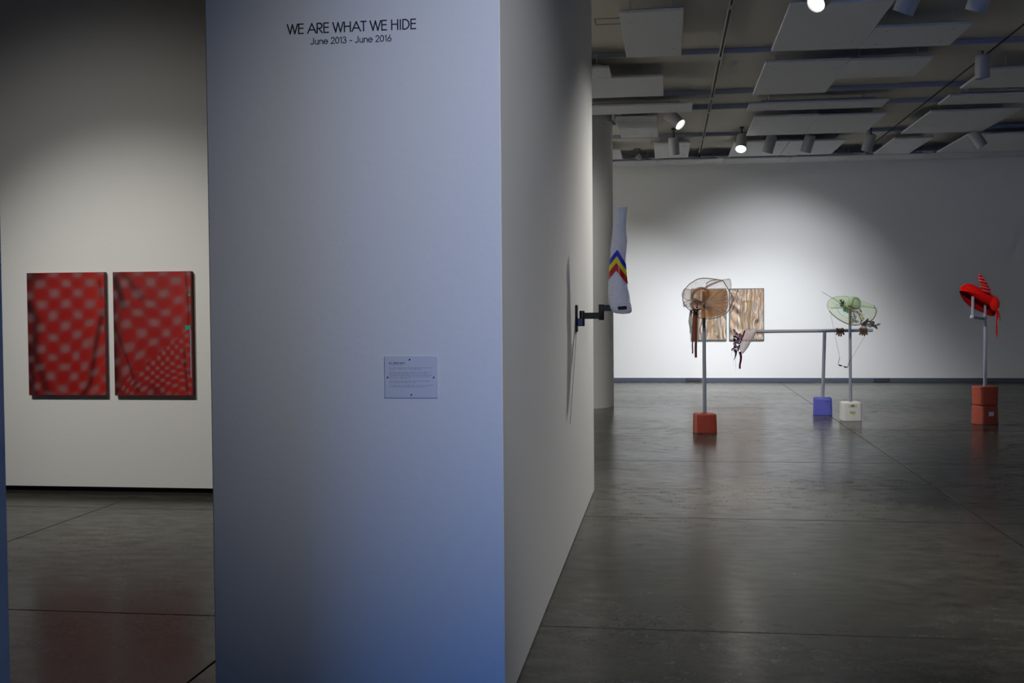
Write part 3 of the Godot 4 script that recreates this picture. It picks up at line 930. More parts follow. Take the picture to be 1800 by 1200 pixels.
# ---------------------------------------------------------------- stands
func block(w: float, h: float, taper: float, cut: float) -> MB:
	# a cast block: square with cut corners, narrower at the top, edges eased
	var m := MB.new()
	var levels := [[0.0, 0.97], [0.008, 1.0], [h - 0.018, 1.0 - taper], [h - 0.005, 0.97 - taper], [h, 0.9 - taper]]
	var rings := []
	for l in levels:
		var s: float = w / 2 * l[1]
		var c: float = cut * l[1]
		var ring := []
		for q in [[1, 1], [-1, 1], [-1, -1], [1, -1]]:
			var a := Vector3(q[0] * s, l[0], q[1] * (s - c))
			var b := Vector3(q[0] * (s - c), l[0], q[1] * s)
			var mid := (a + b) / 2 + Vector3(q[0], 0, q[1]) * c * 0.14
			if q[0] * q[1] > 0:
				ring.append_array([a, mid, b])
			else:
				ring.append_array([b, mid, a])
		rings.append(ring)
	for i in rings.size() - 1:
		for k in 12:
			var k2 := (k + 1) % 12
			m.smooth(1 if i == 1 else 2 + i)
			m.face([rings[i][k], rings[i][k2], rings[i + 1][k2], rings[i + 1][k]], Vector3(0, h / 2, 0))
	m.flat()
	m.face(rings[0], Vector3(0, h / 2, 0))
	m.face(rings[rings.size() - 1], Vector3(0, h / 2, 0))
	return m

func add_block(t: Node3D, called: String, w: float, h: float, mat: Material, turn: float, y: float, up := true) -> Node3D:
	var b := put(called, block(w, h, 0.04, 0.03), mat, t)
	b.position = Vector3(0, y, 0)
	b.rotation.y = turn
	if not up:
		b.rotation.x = PI
		b.position.y = y + h
	return b

func pole(t: Node3D, path: Array, r: float, called := "pole", mat: Material = null) -> void:
	var m := MB.new()
	m.tube(path, r, 18)
	put(called, m, M.steel if mat == null else mat, t)

func sticker_mesh(w: float, h: float, z: float) -> MB:
	var m := MB.new()
	m.flat()
	m.box(Vector3(-w / 2, -h / 2, z), Vector3(w / 2, h / 2, z + 0.0012), 0.0)
	return m

func stands() -> void:
	var terracotta := bumpy(paint(176, 72, 48, 0.5), 0.03, 71, 4.0, 0.15, false)
	var violet := bumpy(paint(92, 98, 196, 0.5), 0.03, 72, 4.0, 0.15, false)
	var white := bumpy(paint(222, 220, 216, 0.55), 0.03, 73, 4.0, 0.2, false)
	var dim := paint(70, 74, 92, 0.4)
	# stand of the brown hat
	var a := thing("hat_stand", "steel pole on a single terracotta block under the brown hat", "stand", Vector3(0.415, 0, -13.09))
	add_block(a, "block", 0.245, 0.222, terracotta, 0.16, 0.0)
	pole(a, [Vector3(0, 0.2, 0), Vector3(-0.006, 1.2, 0)], 0.0215)
	pole(a, [Vector3(-0.006, 1.2, 0), Vector3(-0.008, 1.62, 0)], 0.0185, "upper_pole", dim)
	var soc := MB.new()
	soc.lathe([Vector2(0.05, 0.215), Vector2(0.048, 0.226), Vector2(0.03, 0.23), Vector2(0.024, 0.222)], 20)
	put("socket", soc, terracotta, a)
	# rail on the violet block
	var b := thing("rail_stand", "steel rail on one post set in a violet block", "stand", Vector3(2.034, 0, -15.36))
	add_block(b, "block", 0.243, 0.226, violet, -0.1, 0.0)
	pole(b, [Vector3(0, 0.2, 0), Vector3(0.026, 1.1, 0)], 0.0225, "post")
	var rail := MB.new()
	rail.tube([Vector3(-0.886, 1.107, 0), Vector3(0.645, 1.118, 0)], 0.0215, 16)
	put("rail", rail, M.steel, b)
	var mark := MB.new()
	mark.tube([Vector3(0.02, 0.185, 0.1215), Vector3(0.06, 0.18, 0.1215), Vector3(0.085, 0.13, 0.1215), Vector3(0.1, 0.07, 0.12)], 0.004, 6)
	put("drip_stain", mark, paint(40, 44, 130, 0.5), b)
	# stand of the green hat
	var c := thing("hat_stand", "steel pole on a white block under the green hat", "stand", Vector3(2.276, 0, -14.6))
	add_block(c, "block", 0.236, 0.235, white, 0.1, 0.0)
	pole(c, [Vector3(0, 0.2, 0), Vector3(-0.008, 1.22, 0)], 0.019)
	pole(c, [Vector3(-0.008, 1.22, 0), Vector3(-0.01, 1.47, 0)], 0.0165, "upper_pole", dim)
	for q in [[0.19, 0.11, 0.035, Color8(206, 204, 168)], [0.193, 0.045, 0.03, Color8(126, 128, 84)], [0.148, 0.085, 0.036, Color8(222, 222, 236)], [0.108, 0.07, 0.03, Color8(176, 186, 104)], [0.088, 0.035, 0.014, Color8(196, 204, 130)]]:
		var sm := StandardMaterial3D.new()
		sm.albedo_color = q[3]
		sm.roughness = 0.5
		var s := put("sticker", sticker_mesh(q[1], q[2], 0.0), sm, c)
		s.position = Vector3(0.008 + (0.012 if q[1] < 0.04 else 0.0), q[0], 0.1165 + (0.0014 if q[1] < 0.06 else 0.0))
		s.rotation = Vector3(-0.03, 0.1, 0)
	# stand of the red hat: two blocks
	var d := thing("hat_stand", "steel pole on two stacked terracotta blocks under the red hat", "stand", Vector3(3.796, 0, -14.24))
	add_block(d, "block", 0.236, 0.228, terracotta, 0.42, 0.0)
	add_block(d, "block", 0.238, 0.229, terracotta, 0.3, 0.23, false)
	pole(d, [Vector3(0, 0.44, 0), Vector3(0.0, 1.18, 0)], 0.0195)
	pole(d, [Vector3(0.0, 1.18, 0), Vector3(0.0, 1.3, 0)], 0.0145, "neck", dim)
	pole(d, [Vector3(-0.172, 1.298, 0.04), Vector3(0.008, 1.272, -0.01)], 0.0155, "cross_bar", dim)
	pole(d, [Vector3(-0.154, 1.29, 0.035), Vector3(-0.154, 1.545, 0.035)], 0.0175, "prong")
	pole(d, [Vector3(0.0, 1.28, -0.01), Vector3(0.0, 1.45, -0.01)], 0.0155, "prong")
	var el := MB.new()
	el.lathe([Vector2(0, -0.02), Vector2(0.02, -0.016), Vector2(0.024, 0.0), Vector2(0.02, 0.016), Vector2(0, 0.02)], 16, Transform3D(Basis(Vector3(0, 0, 1), 1.4), Vector3(-0.166, 1.298, 0.04)))
	put("elbow", el, paint(196, 198, 204, 0.35), d)
	for q in [[0.165, 0.05, 0.03, Color8(206, 40, 60), 0.002], [0.128, 0.07, 0.05, Color8(222, 216, 226), 0.003], [0.09, 0.036, 0.022, Color8(226, 40, 66), 0.002]]:
		var sm := StandardMaterial3D.new()
		sm.albedo_color = q[3]
		sm.roughness = 0.5
		var s := put("sticker", sticker_mesh(q[1], q[2], 0.0), sm, d)
		s.transform = Transform3D(Basis(Vector3(0, 1, 0), 0.42) * Basis(Vector3(1, 0, 0), -0.03), Vector3(0, 0, 0)) * Transform3D(Basis(), Vector3(0.0, q[0], 0.1155 + q[4]))

# ---------------------------------------------------------------- hats
# outline: list of Vector3 round a centre; a sheet from the centre ring to the outline
func fan(center: Vector3, outline: Array, rings: int, shape: Callable, tint = null, inner := 0.0, per := 3) -> MB:
	var m := MB.new()
	var n := outline.size()
	m.sheet(n * per, rings, func(u, v):
		var f: float = u * n
		var i := int(f) % n
		var w: float = f - int(f)
		var p: Vector3 = spline(outline, i, w)
		var r: float = lerpf(inner, 1.0, v)
		return shape.call(center.lerp(p, r), u, r), tint)
	return m

func spline(o: Array, i: int, t: float) -> Vector3:
	var n := o.size()
	var a: Vector3 = o[(i + n - 1) % n]
	var b: Vector3 = o[i % n]
	return b.cubic_interpolate(o[(i + 1) % n], a, o[(i + 2) % n], t)

func loop_path(o: Array, per := 4, closed := true) -> Array:
	var out := []
	var n := o.size()
	for i in (n if closed else n - 1):
		for k in per:
			if closed:
				out.append(spline(o, i, float(k) / per))
			else:
				var a: Vector3 = o[maxi(i - 1, 0)]
				var b: Vector3 = o[i]
				var c: Vector3 = o[i + 1]
				var d: Vector3 = o[mini(i + 2, n - 1)]
				out.append(b.cubic_interpolate(c, a, d, float(k) / per))
	out.append(out[0] if closed else o[n - 1])
	return out

func strip(path: Array, width: float, side: Vector3, wave := 0.0, sd := 1, taper := 1.0) -> MB:
	var pts := loop_path(path, 6, false)
	var nz := noise(6.0, sd, 2)
	var m := MB.new()
	var n := pts.size() - 1
	m.sheet(6, n, func(u, v):
		var i := int(round(v * n))
		var p: Vector3 = pts[i]
		var wd: float = width * lerpf(1.0, taper, v)
		var bend := wave * sin(u * 5.0 + v * 9.0 + sd) + wave * nz.get_noise_2d(u * 0.4, v * 1.2)
		return p + side * (u - 0.5) * wd + Vector3(0, 0, 1) * bend)
	return m

func cloth(r: int, g: int, b: int, alpha: float) -> StandardMaterial3D:
	var m := paint(r, g, b, 0.9, alpha)
	m.vertex_color_use_as_albedo = true
	m.metallic_specular = 0.2
	return m

func pts(list: Array, s: float, ox: float, oy: float, depth: Callable) -> Array:
	var o := []
	for q in list:
		var x: float = (q[0] - ox) * s
		var y: float = -(q[1] - oy) * s
		o.append(Vector3(x, y, depth.call(x, y)))
	return o

func hats() -> void:
	brown_hat()
	lilac_hat()
	green_hat()
	gloves()
	glasses()
	red_hat()

func petal(m: MB, c: Vector3, dir: Vector3, up: Vector3, length: float, width: float, cup: float, col := Color.WHITE) -> void:
	var side := dir.cross(up).normalized()
	m.sheet(6, 6, func(u, v):
		var w: float = sin(PI * pow(v, 0.75) * 0.93 + 0.08) * width * (u - 0.5) * 2.0
		return c + dir * length * v + side * w + up * cup * (v * v + (u - 0.5) * (u - 0.5) * 1.6), func(_u, _v): return col)

func brown_hat() -> void:
	var s := 0.0065 / 13.33
	var t := thing("brown_hat", "wide sheer brown organza hat with flower and hanging ribbons", "hat", Vector3(0.407, 1.536, -13.06))
	var ox := 640.0
	var oy := 600.0
	var dep := func(x, y): return 0.05 - y * 0.45 + 0.02 * sin(x * 18.0)
	var rim := pts([[215, 360], [300, 260], [400, 190], [500, 135], [620, 112], [750, 120], [900, 140], [1080, 175], [1150, 280], [1215, 400], [1290, 520], [1305, 600], [1285, 710], [1240, 820], [1160, 930], [1060, 985], [950, 1035], [800, 1065], [640, 1060], [520, 1035], [420, 960], [320, 870], [210, 770], [155, 640], [155, 540], [175, 440]], s, ox, oy, dep)
	var ctr := pts([[560, 590]], s, ox, oy, dep)[0] as Vector3
	var nz := noise(9.0, 11, 2)
	var sheer := cloth(176, 158, 146, 0.34)
	var mid := cloth(160, 114, 76, 0.58)
	var dense := cloth(180, 130, 88, 0.78)
	put("brim", fan(ctr, rim, 10, func(p, u, r): return p + Vector3(0, 0, 0.012 * nz.get_noise_2d(u * 2.0, r * 0.3) + 0.06 * (1.0 - r)), func(u, r): return Color.WHITE * (0.86 + 0.35 * nz.get_noise_2d(u * 7.0, r * 0.3)), 0.0, 6), sheer, t)
	# gathered layer on the lower right
	var gat := pts([[700, 400], [900, 385], [1150, 395], [1190, 520], [1200, 680], [1170, 850], [1080, 950], [960, 1000], [820, 1030], [680, 1045], [560, 1020], [560, 900], [600, 800], [640, 700], [690, 560]], s, ox, oy, dep)
	var gc := pts([[620, 760]], s, ox, oy, dep)[0] as Vector3
	put("gathered_layer", fan(gc, gat, 8, func(p, u, r): return p + Vector3(0, 0, 0.035 + 0.006 * sin(u * 150.0) * r + 0.02 * nz.get_noise_2d(u * 7.0, r * 0.5)), func(u, r):
		var k := 0.86 + 0.05 * sin(u * 150.0 + 0.7) + 0.28 * nz.get_noise_2d(u * 16.0, r * 0.12) + 0.35 * nz.get_noise_2d(u * 5.0 + 3.0, r * 0.4)
		return Color(k, k * 0.95, k * 0.88), 0.0, 16), dense, t)
	# crown: a dome with see-through front
	var cr := MB.new()
	var cc := pts([[555, 560]], s, ox, oy, dep)[0] as Vector3
	cr.sheet(36, 12, func(u, v):
		var a: float = u * TAU
		var b: float = v * PI * 0.5
		var r: float = cos(b)
		return cc + Vector3(0.1 * cos(a) * r, 0.112 * sin(a) * r + 0.03 * sin(b), 0.02 + 0.085 * sin(b)))
	put("crown", cr, mid, t)
	var bandp := pts([[370, 610], [390, 500], [470, 400], [600, 350], [700, 385], [745, 470], [735, 600]], s, ox, oy, func(_x, _y): return 0.05)
	var bt := MB.new()
	bt.tube(loop_path(bandp, 5, false), 0.012, 8)
	put("crown_band", bt, cloth(150, 104, 66, 0.7), t)
	# twisted bow across the top with its tails
	put("bow_twist", strip(pts([[660, 350], [760, 290], [880, 235], [1000, 195], [1085, 170]], s, ox, oy, func(_x, y): return 0.1 - y * 0.45), 0.05, Vector3(0.35, 0.94, 0), 0.01, 3, 0.35), cloth(150, 112, 84, 0.75), t)
	put("bow_twist", strip(pts([[690, 250], [780, 190], [880, 165], [1000, 160], [1085, 172]], s, ox, oy, func(_x, y): return 0.09 - y * 0.45), 0.022, Vector3(0.2, 0.97, 0), 0.006, 5, 0.4), cloth(150, 122, 104, 0.7), t)
	var loops := [
		[[1085, 165], [1150, 150], [1240, 138], [1262, 200], [1275, 300], [1262, 370], [1220, 400], [1150, 290]],
		[[1270, 470], [1330, 475], [1405, 500], [1412, 580], [1380, 680], [1300, 850], [1250, 925], [1220, 850], [1270, 700]],
		[[130, 490], [190, 360], [260, 370], [345, 415], [345, 560], [300, 640], [200, 600], [150, 560]],
		[[160, 690], [240, 640], [340, 625], [380, 700], [340, 770], [260, 790], [200, 740], [175, 790]],
	]
	var lm := cloth(178, 150, 128, 0.42)
	for i in loops.size():
		var lp := pts(loops[i], s, ox, oy, func(x, y): return 0.04 - y * 0.4 + (0.03 if x < 0 else -0.01))
		var c := Vector3.ZERO
		for q in lp:
			c += q / lp.size()
		put("bow_loop", fan(c, lp, 3, func(p, u, r): return p + Vector3(0, 0, 0.012 * sin(u * 20.0) * r)), lm, t)
		var ew := MB.new()
		ew.tube(loop_path(lp, 3), 0.003, 5, false)
		put("bow_edge", ew, paint(120, 96, 80, 0.8), t)
	var wm := MB.new()
	wm.tube(loop_path(rim, 4), 0.0044, 6, false)
	put("rim_wire", wm, paint(72, 56, 50, 0.6), t)
	# flower
	var fc := pts([[470, 750]], s, ox, oy, func(_x, _y): return 0.15)[0] as Vector3
	var fl := MB.new()
	var rng := RandomNumberGenerator.new()
	rng.seed = 8
	for k in 15:
		var a := TAU * k / 15.0 * 2.0 + rng.randf() * 0.3
		var out := 0.05 + 0.022 * (k % 3)
		var d := Vector3(cos(a), sin(a) * 0.85, 0.35 - 0.2 * (k % 3)).normalized()
		var g := 0.62 + 0.38 * rng.randf()
		petal(fl, fc + d * 0.004, d, Vector3(0, 0, 1), out * 0.85, 0.042, 0.03, Color(g, g * 0.93, g * 0.86))
	put("flower", fl, cloth(206, 182, 164, 1.0), t)
	var dk := MB.new()
	for k in 16:
		var a := rng.randf() * TAU
		var d := Vector3(cos(a), -absf(sin(a)) * 0.5 - 0.15, 0.4).normalized()
		petal(dk, fc + Vector3(-0.015, -0.022, 0.01), d, Vector3(0, 0, 1), 0.03 + 0.04 * rng.randf(), 0.011, 0.01, Color(1, 1, 1) * (0.6 + 0.5 * rng.randf()))
	put("dark_petals", dk, cloth(44, 32, 34, 1.0), t)
	# ribbons
	var f2 := func(l, zz): return pts(l, 0.0065 / 12.0, (1238.0 - 1195.0) * 12.0, (525.0 - 540.0) * 12.0, func(_x, _y): return zz)
	var rib := [
		[[[250, 60], [225, 200], [215, 300], [235, 420], [240, 545]], 0.03, cloth(160, 156, 150, 0.9), "grey_ribbon"],
		[[[370, 40], [395, 200], [400, 350], [395, 500], [390, 690]], 0.024, cloth(196, 190, 182, 0.85), "pale_ribbon"],
		[[[310, 40], [290, 300], [278, 600], [272, 800], [276, 920], [272, 970]], 0.018, cloth(112, 74, 64, 1.0), "brown_ribbon"],
		[[[330, 30], [315, 300], [310, 500], [305, 700]], 0.026, cloth(150, 92, 82, 1.0), "russet_ribbon"],
		[[[345, 30], [350, 300], [345, 600], [340, 850], [342, 1050]], 0.032, cloth(104, 62, 50, 1.0), "dark_ribbon"],
	]
	for i in rib.size():
		put(rib[i][3], strip(f2.call(rib[i][0], 0.1 + 0.008 * i), rib[i][1], Vector3(1, 0, 0), 0.006, 20 + i, 0.85), rib[i][2], t)

func lilac_hat() -> void:
	var s := 0.00745 / 12.0
	var t := thing("lilac_hat", "small lilac organza hat with purple band hanging on the rail's left end", "hat", Vector3(1.02, 1.03, -15.3))
	var ox := 440.0
	var oy := 380.0
	var dep := func(x, y): return 0.05 + 0.18 * x - 0.1 * y
	var brim := pts([[455, 208], [560, 198], [682, 195], [676, 245], [620, 350], [560, 445], [520, 530], [450, 640], [372, 725], [335, 650], [318, 540], [340, 470], [400, 330]], s, ox, oy, dep)
	var ctr := pts([[470, 420]], s, ox, oy, dep)[0] as Vector3
	var nz := noise(8.0, 41, 2)
	put("brim", fan(ctr, brim, 8, func(p, u, r): return p + Vector3(0, 0, 0.045 * (1.0 - r * r) + 0.008 * nz.get_noise_2d(u * 3.0, r)), func(u, r): return Color.WHITE * (0.86 + 0.2 * nz.get_noise_2d(u * 4.0, r * 2.0))), cloth(228, 212, 216, 0.9), t)
	var low := pts([[676, 250], [600, 400], [520, 530], [450, 640], [372, 725], [400, 600], [480, 480], [560, 380]], s, ox, oy, func(x, y): return 0.02 + 0.18 * x - 0.1 * y)
	put("under_brim", fan(pts([[520, 500]], s, ox, oy, dep)[0], low, 4, func(p, _u, _r): return p), cloth(206, 204, 212, 0.5), t)
	var ew := MB.new()
	ew.tube(loop_path(brim, 3), 0.0022, 5, false)
	put("brim_edge", ew, paint(96, 92, 104, 0.7), t)
	put("purple_band", strip(pts([[420, 225], [385, 330], [350, 410], [322, 495]], s, ox, oy, func(_x, _y): return 0.12), 0.026, Vector3(0.9, 0.3, 0), 0.004, 4), cloth(52, 22, 52, 1.0), t)
	var fl := MB.new()
	var rng := RandomNumberGenerator.new()
	rng.seed = 18
	for k in 42:
		var y := rng.randf()
		var c := pts([[lerpf(285, 235, y) + rng.randf_range(-65, 75), lerpf(230, 650, y)]], s, ox, oy, func(_x, _y): return 0.1 + rng.randf() * 0.04)[0] as Vector3
		var a := rng.randf() * TAU
		var g := rng.randf_range(0.35, 1.0)
		petal(fl, c, Vector3(cos(a), sin(a), 0.3).normalized(), Vector3(0, 0, 1), 0.025 + 0.03 * rng.randf(), 0.014, 0.012, Color(g, g * rng.randf_range(0.8, 0.98), g))
	put("flower_cluster", fl, cloth(176, 156, 172, 1.0), t)
	var fd := MB.new()
	for k in 18:
		var y := rng.randf()
		var c := pts([[lerpf(260, 210, y) + rng.randf_range(-50, 60), lerpf(260, 660, y)]], s, ox, oy, func(_x, _y): return 0.12 + rng.randf() * 0.03)[0] as Vector3
		var a := rng.randf() * TAU
		petal(fd, c, Vector3(cos(a), sin(a), 0.3).normalized(), Vector3(0, 0, 1), 0.03, 0.011, 0.01)
	put("dark_petals", fd, cloth(72, 44, 66, 1.0), t)
	var zc := func(_x, _y): return 0.1
	put("blue_leaf", strip(pts([[225, 640], [235, 700], [225, 780], [185, 862]], s, ox, oy, zc), 0.042, Vector3(1, 0.1, 0), 0.004, 6, 0.1), cloth(42, 42, 100, 1.0), t)
	put("maroon_ribbon", strip(pts([[315, 680], [340, 780], [335, 880], [318, 960], [318, 1045]], s, ox, oy, zc), 0.032, Vector3(1, 0.1, 0), 0.006, 7, 0.7), cloth(74, 22, 40, 1.0), t)
	var th := MB.new()
	for q in [[[190, 860], [195, 990]], [[235, 700], [232, 1050]], [[150, 620], [135, 780]]]:
		th.tube(loop_path(pts(q, s, ox, oy, zc), 3, false), 0.0012, 4, false)
	put("loose_thread", th, paint(200, 200, 205, 0.6), t)

func green_hat() -> void:
	var s := 0.00688 / 12.0
	var t := thing("green_hat", "pale green sheer hat with twigs, leaves and a quill", "hat", Vector3(2.266, 1.385, -14.5))
	var ox := (1497.5 - 1440.0) * 12.0
	var oy := (546.0 - 505.0) * 12.0
	var dep := func(_x, y): return -y * 1.05 + 0.02
	var rim := pts([[190, 400], [230, 290], [330, 215], [460, 182], [640, 182], [830, 250], [1000, 312], [1175, 392], [1215, 480], [1180, 590], [1100, 690], [980, 745], [830, 795], [680, 806], [560, 775], [420, 700], [310, 610], [225, 505]], s, ox, oy, dep)
	var ctr := pts([[720, 400]], s, ox, oy, dep)[0] as Vector3
	var nz := noise(7.0, 61, 2)
	put("brim", fan(ctr, rim, 10, func(p, u, r): return p + Vector3(0, 0.01 * nz.get_noise_2d(u * 2.0, r), 0.03 * sin(PI * r) + 0.006 * nz.get_noise_2d(u * 3.0, r)), func(u, r): return Color.WHITE * (0.94 + 0.12 * nz.get_noise_2d(u * 3.0, r))), cloth(176, 206, 164, 0.4), t)
	var up := pts([[190, 400], [230, 290], [330, 215], [460, 182], [640, 182], [830, 250], [1000, 312], [1175, 392], [1000, 430], [800, 440], [600, 440], [400, 450], [250, 450]], s, ox, oy, func(_x, y): return -y * 1.05 - 0.02)
	put("under_layer", fan(pts([[700, 330]], s, ox, oy, dep)[0], up, 5, func(p, _u, _r): return p), cloth(186, 214, 148, 0.33), t)
	var low := MB.new()
	low.tube(loop_path([rim[17], rim[16], rim[15], rim[14], rim[13], rim[12], rim[11], rim[10], rim[9], rim[8], rim[7]], 4, false), 0.006, 7)
	put("rim_piping", low, paint(104, 92, 78, 0.7), t)
	var upw := MB.new()
	upw.tube(loop_path([rim[17], rim[0], rim[1], rim[2], rim[3], rim[4], rim[5], rim[6], rim[7]], 4, false), 0.003, 6)
	put("rim_wire", upw, paint(148, 166, 116, 0.7), t)
	var arcm := MB.new()
	arcm.tube(loop_path(pts([[385, 430], [400, 370], [470, 330]], s, ox, oy, dep), 5, false), 0.002, 5)
	arcm.tube(loop_path(pts([[385, 430], [420, 530], [500, 620], [620, 672]], s, ox, oy, dep), 5, false), 0.002, 5)
	put("inner_wire", arcm, paint(128, 138, 118, 0.7), t)
	# crown
	var cr := MB.new()
	var cc := pts([[735, 400]], s, ox, oy, func(_x, _y): return 0.0)[0] as Vector3
	cr.sheet(36, 12, func(u, v):
		var a: float = u * TAU
		var b: float = v * PI * 0.5
		return cc + Vector3(0.076 * cos(a) * pow(cos(b), 0.6) - 0.008 * sin(b), 0.018 * sin(a) * cos(b) + 0.118 * sin(b), 0.07 * sin(a) * cos(b) + 0.02 * sin(b)))
	put("crown", cr, cloth(176, 204, 158, 0.5), t)
	var bd := MB.new()
	bd.tube(loop_path(pts([[600, 400], [640, 440], [740, 455], [830, 435], [860, 390]], s, ox, oy, func(_x, _y): return 0.08), 5, false), 0.009, 8)
	put("crown_band", bd, cloth(112, 130, 92, 0.9), t)
	var hoop := MB.new()
	hoop.tube(loop_path(pts([[700, 400], [690, 300], [740, 222], [820, 240], [858, 320], [845, 400], [780, 440], [720, 430]], s, ox, oy, func(_x, _y): return 0.075), 5), 0.011, 8, false)
	put("bow_loop", hoop, cloth(146, 168, 122, 0.7), t)
	for q in [[[260, 435], [340, 440], [420, 436], [500, 440]], [[850, 390], [950, 405], [1080, 425], [1190, 440]]]:
		put("sheer_fold", strip(pts(q, s, ox, oy, func(_x, y): return 0.03 - y * 1.05), 0.013, Vector3(0, 1, 0), 0.0, 2), cloth(126, 150, 112, 0.6), t)
	var zf := func(_x, y): return 0.09 - y * 0.6
	var q := MB.new()
	q.tube(pts([[80, 75], [250, 190], [410, 300], [470, 310]], s, ox, oy, zf), [0.0024, 0.0032, 0.0036, 0.003], 6)
	put("quill", q, paint(110, 108, 110, 0.6), t)
	var rng := RandomNumberGenerator.new()
	rng.seed = 28
	var lf := MB.new()
	for k in 26:
		var c := pts([[rng.randf_range(455, 540), rng.randf_range(265, 400)]], s, ox, oy, zf)[0] as Vector3
		var a := rng.randf() * TAU
		var dkk := rng.randf()
		petal(lf, c, Vector3(cos(a), sin(a), 0.4).normalized(), Vector3(0, 0, 1), 0.022, 0.008, 0.008, Color(0.2, 0.4, 0.3) * (0.3 + dkk) if c.y > 0.06 else Color(0.3, 0.9, 0.6) * (0.5 + 0.5 * dkk))
	put("dark_tuft", lf, cloth(120, 160, 130, 1.0), t)
	var lv := MB.new()
	for k in 7:
		var c := pts([[530 + 12 * k, 380 + 8 * k]], s, ox, oy, zf)[0] as Vector3
		petal(lv, c, Vector3(rng.randf_range(-0.3, 0.5), -1.0, 0.2).normalized(), Vector3(0, 0, 1), 0.075, 0.02, 0.012, Color.WHITE * rng.randf_range(0.7, 1.0))
	put("green_leaves", lv, cloth(98, 150, 118, 0.9), t)
	var yw := MB.new()
	yw.tube(loop_path(pts([[540, 300], [550, 360], [580, 420], [640, 450], [720, 490], [770, 495]], s, ox, oy, func(_x, y): return 0.12 - y * 0.6), 4, false), [0.003, 0.004, 0.005, 0.006, 0.006, 0.006, 0.006, 0.006, 0.006, 0.006, 0.005, 0.005, 0.005, 0.005, 0.005, 0.004, 0.004, 0.004, 0.004, 0.003, 0.003], 6)
	put("ochre_stem", yw, paint(196, 148, 60, 0.7), t)
	# twigs with small leaves
	var tw := MB.new()
	var tl := MB.new()
	var runs := [[[640, 440], [700, 540], [690, 660], [620, 760]], [[680, 420], [720, 540], [720, 700], [600, 785]], [[700, 440], [790, 560], [830, 680], [820, 790]], [[640, 480], [650, 600], [690, 720], [780, 730]], [[720, 450], [850, 470], [850, 520]], [[660, 470], [640, 600], [590, 720]], [[760, 500], [850, 590], [880, 690]]]
	for r in runs:
		var pp := loop_path(pts(r, s, ox, oy, func(_x, y): return 0.12 - y * 0.9), 4, false)
		tw.tube(pp, 0.0022, 5)
		for p in pp:
			for k in 3:
				var a := rng.randf() * TAU
				var g := rng.randf_range(0.5, 1.0)
				petal(tl, p, Vector3(cos(a), sin(a), rng.randf_range(-0.3, 0.6)).normalized(), Vector3(0, 0, 1), 0.02, 0.0036, 0.004, Color(g, g * 0.98, g * 0.9))
	put("twig", tw, paint(72, 62, 54, 0.8), t)
	put("twig_leaves", tl, cloth(128, 120, 106, 1.0), t)
	var yl := MB.new()
	for k in 10:
		var c := pts([[rng.randf_range(830, 880), rng.randf_range(560, 690)]], s, ox, oy, func(_x, y): return 0.13 - y * 0.9)[0] as Vector3
		petal(yl, c, Vector3(rng.randf_range(-0.2, 0.9), rng.randf_range(-0.9, 0.2), 0.3).normalized(), Vector3(0, 0, 1), 0.036, 0.005, 0.004)
	put("yellow_leaves", yl, cloth(176, 176, 110, 1.0), t)
	# dry spray at the lower right rim
	var sp := MB.new()
	var sl := MB.new()
	for r in [[[840, 790], [930, 745], [1030, 740], [1080, 760]], [[860, 800], [980, 770], [1100, 800], [1190, 792]], [[880, 780], [1000, 800], [1060, 810]], [[860, 770], [940, 710], [960, 690]], [[870, 800], [1000, 830], [1100, 840], [1120, 880]]]:
		var pp := loop_path(pts(r, s, ox, oy, func(_x, y): return 0.1 - y * 0.9), 4, false)
		sp.tube(pp, 0.0026, 5)
		for p in pp:
			for k in 3:
				var a := rng.randf_range(-0.9, 1.2)
				petal(sl, p, Vector3(cos(a), sin(a), rng.randf_range(-0.3, 0.5)).normalized(), Vector3(0, 0, 1), 0.026, 0.004, 0.003, Color.WHITE * rng.randf_range(0.6, 1.0))
	put("twig", sp, paint(60, 54, 52, 0.8), t)
	put("dry_needles", sl, cloth(78, 74, 72, 1.0), t)

func hand_shape(m: MB, at: Vector3, w: float, drop: float, fingers: Array) -> void:
	# a glove folded over the rail: back of the hand and hanging fingers
	m.sheet(12, 10, func(u, v):
		var a: float = lerpf(-2.4, 1.35, v)
		var r := 0.03 + 0.003 * sin(u * 9.0)
		return at + Vector3((u - 0.5) * w * (1.0 - 0.12 * absf(a) * 0.3), r * cos(a), r * sin(a) + 0.002))
	m.sheet(12, 6, func(u, v):
		return at + Vector3((u - 0.5) * w * lerpf(0.95, 0.86, v), lerpf(0.008, -drop, v), 0.032 + 0.006 * sin(u * 7.0) * v))
	for f in fingers:
		var x: float = f[0] * w
		var p := at + Vector3(x, -drop * 0.85, 0.03)
		var e: Vector3 = p + Vector3(f[2], -f[1], 0.006)
		m.tube([p, p.lerp(e, 0.4) + Vector3(0, 0, 0.004), p.lerp(e, 0.8), e], [0.0115, 0.0115, 0.0105, 0.005], 8)

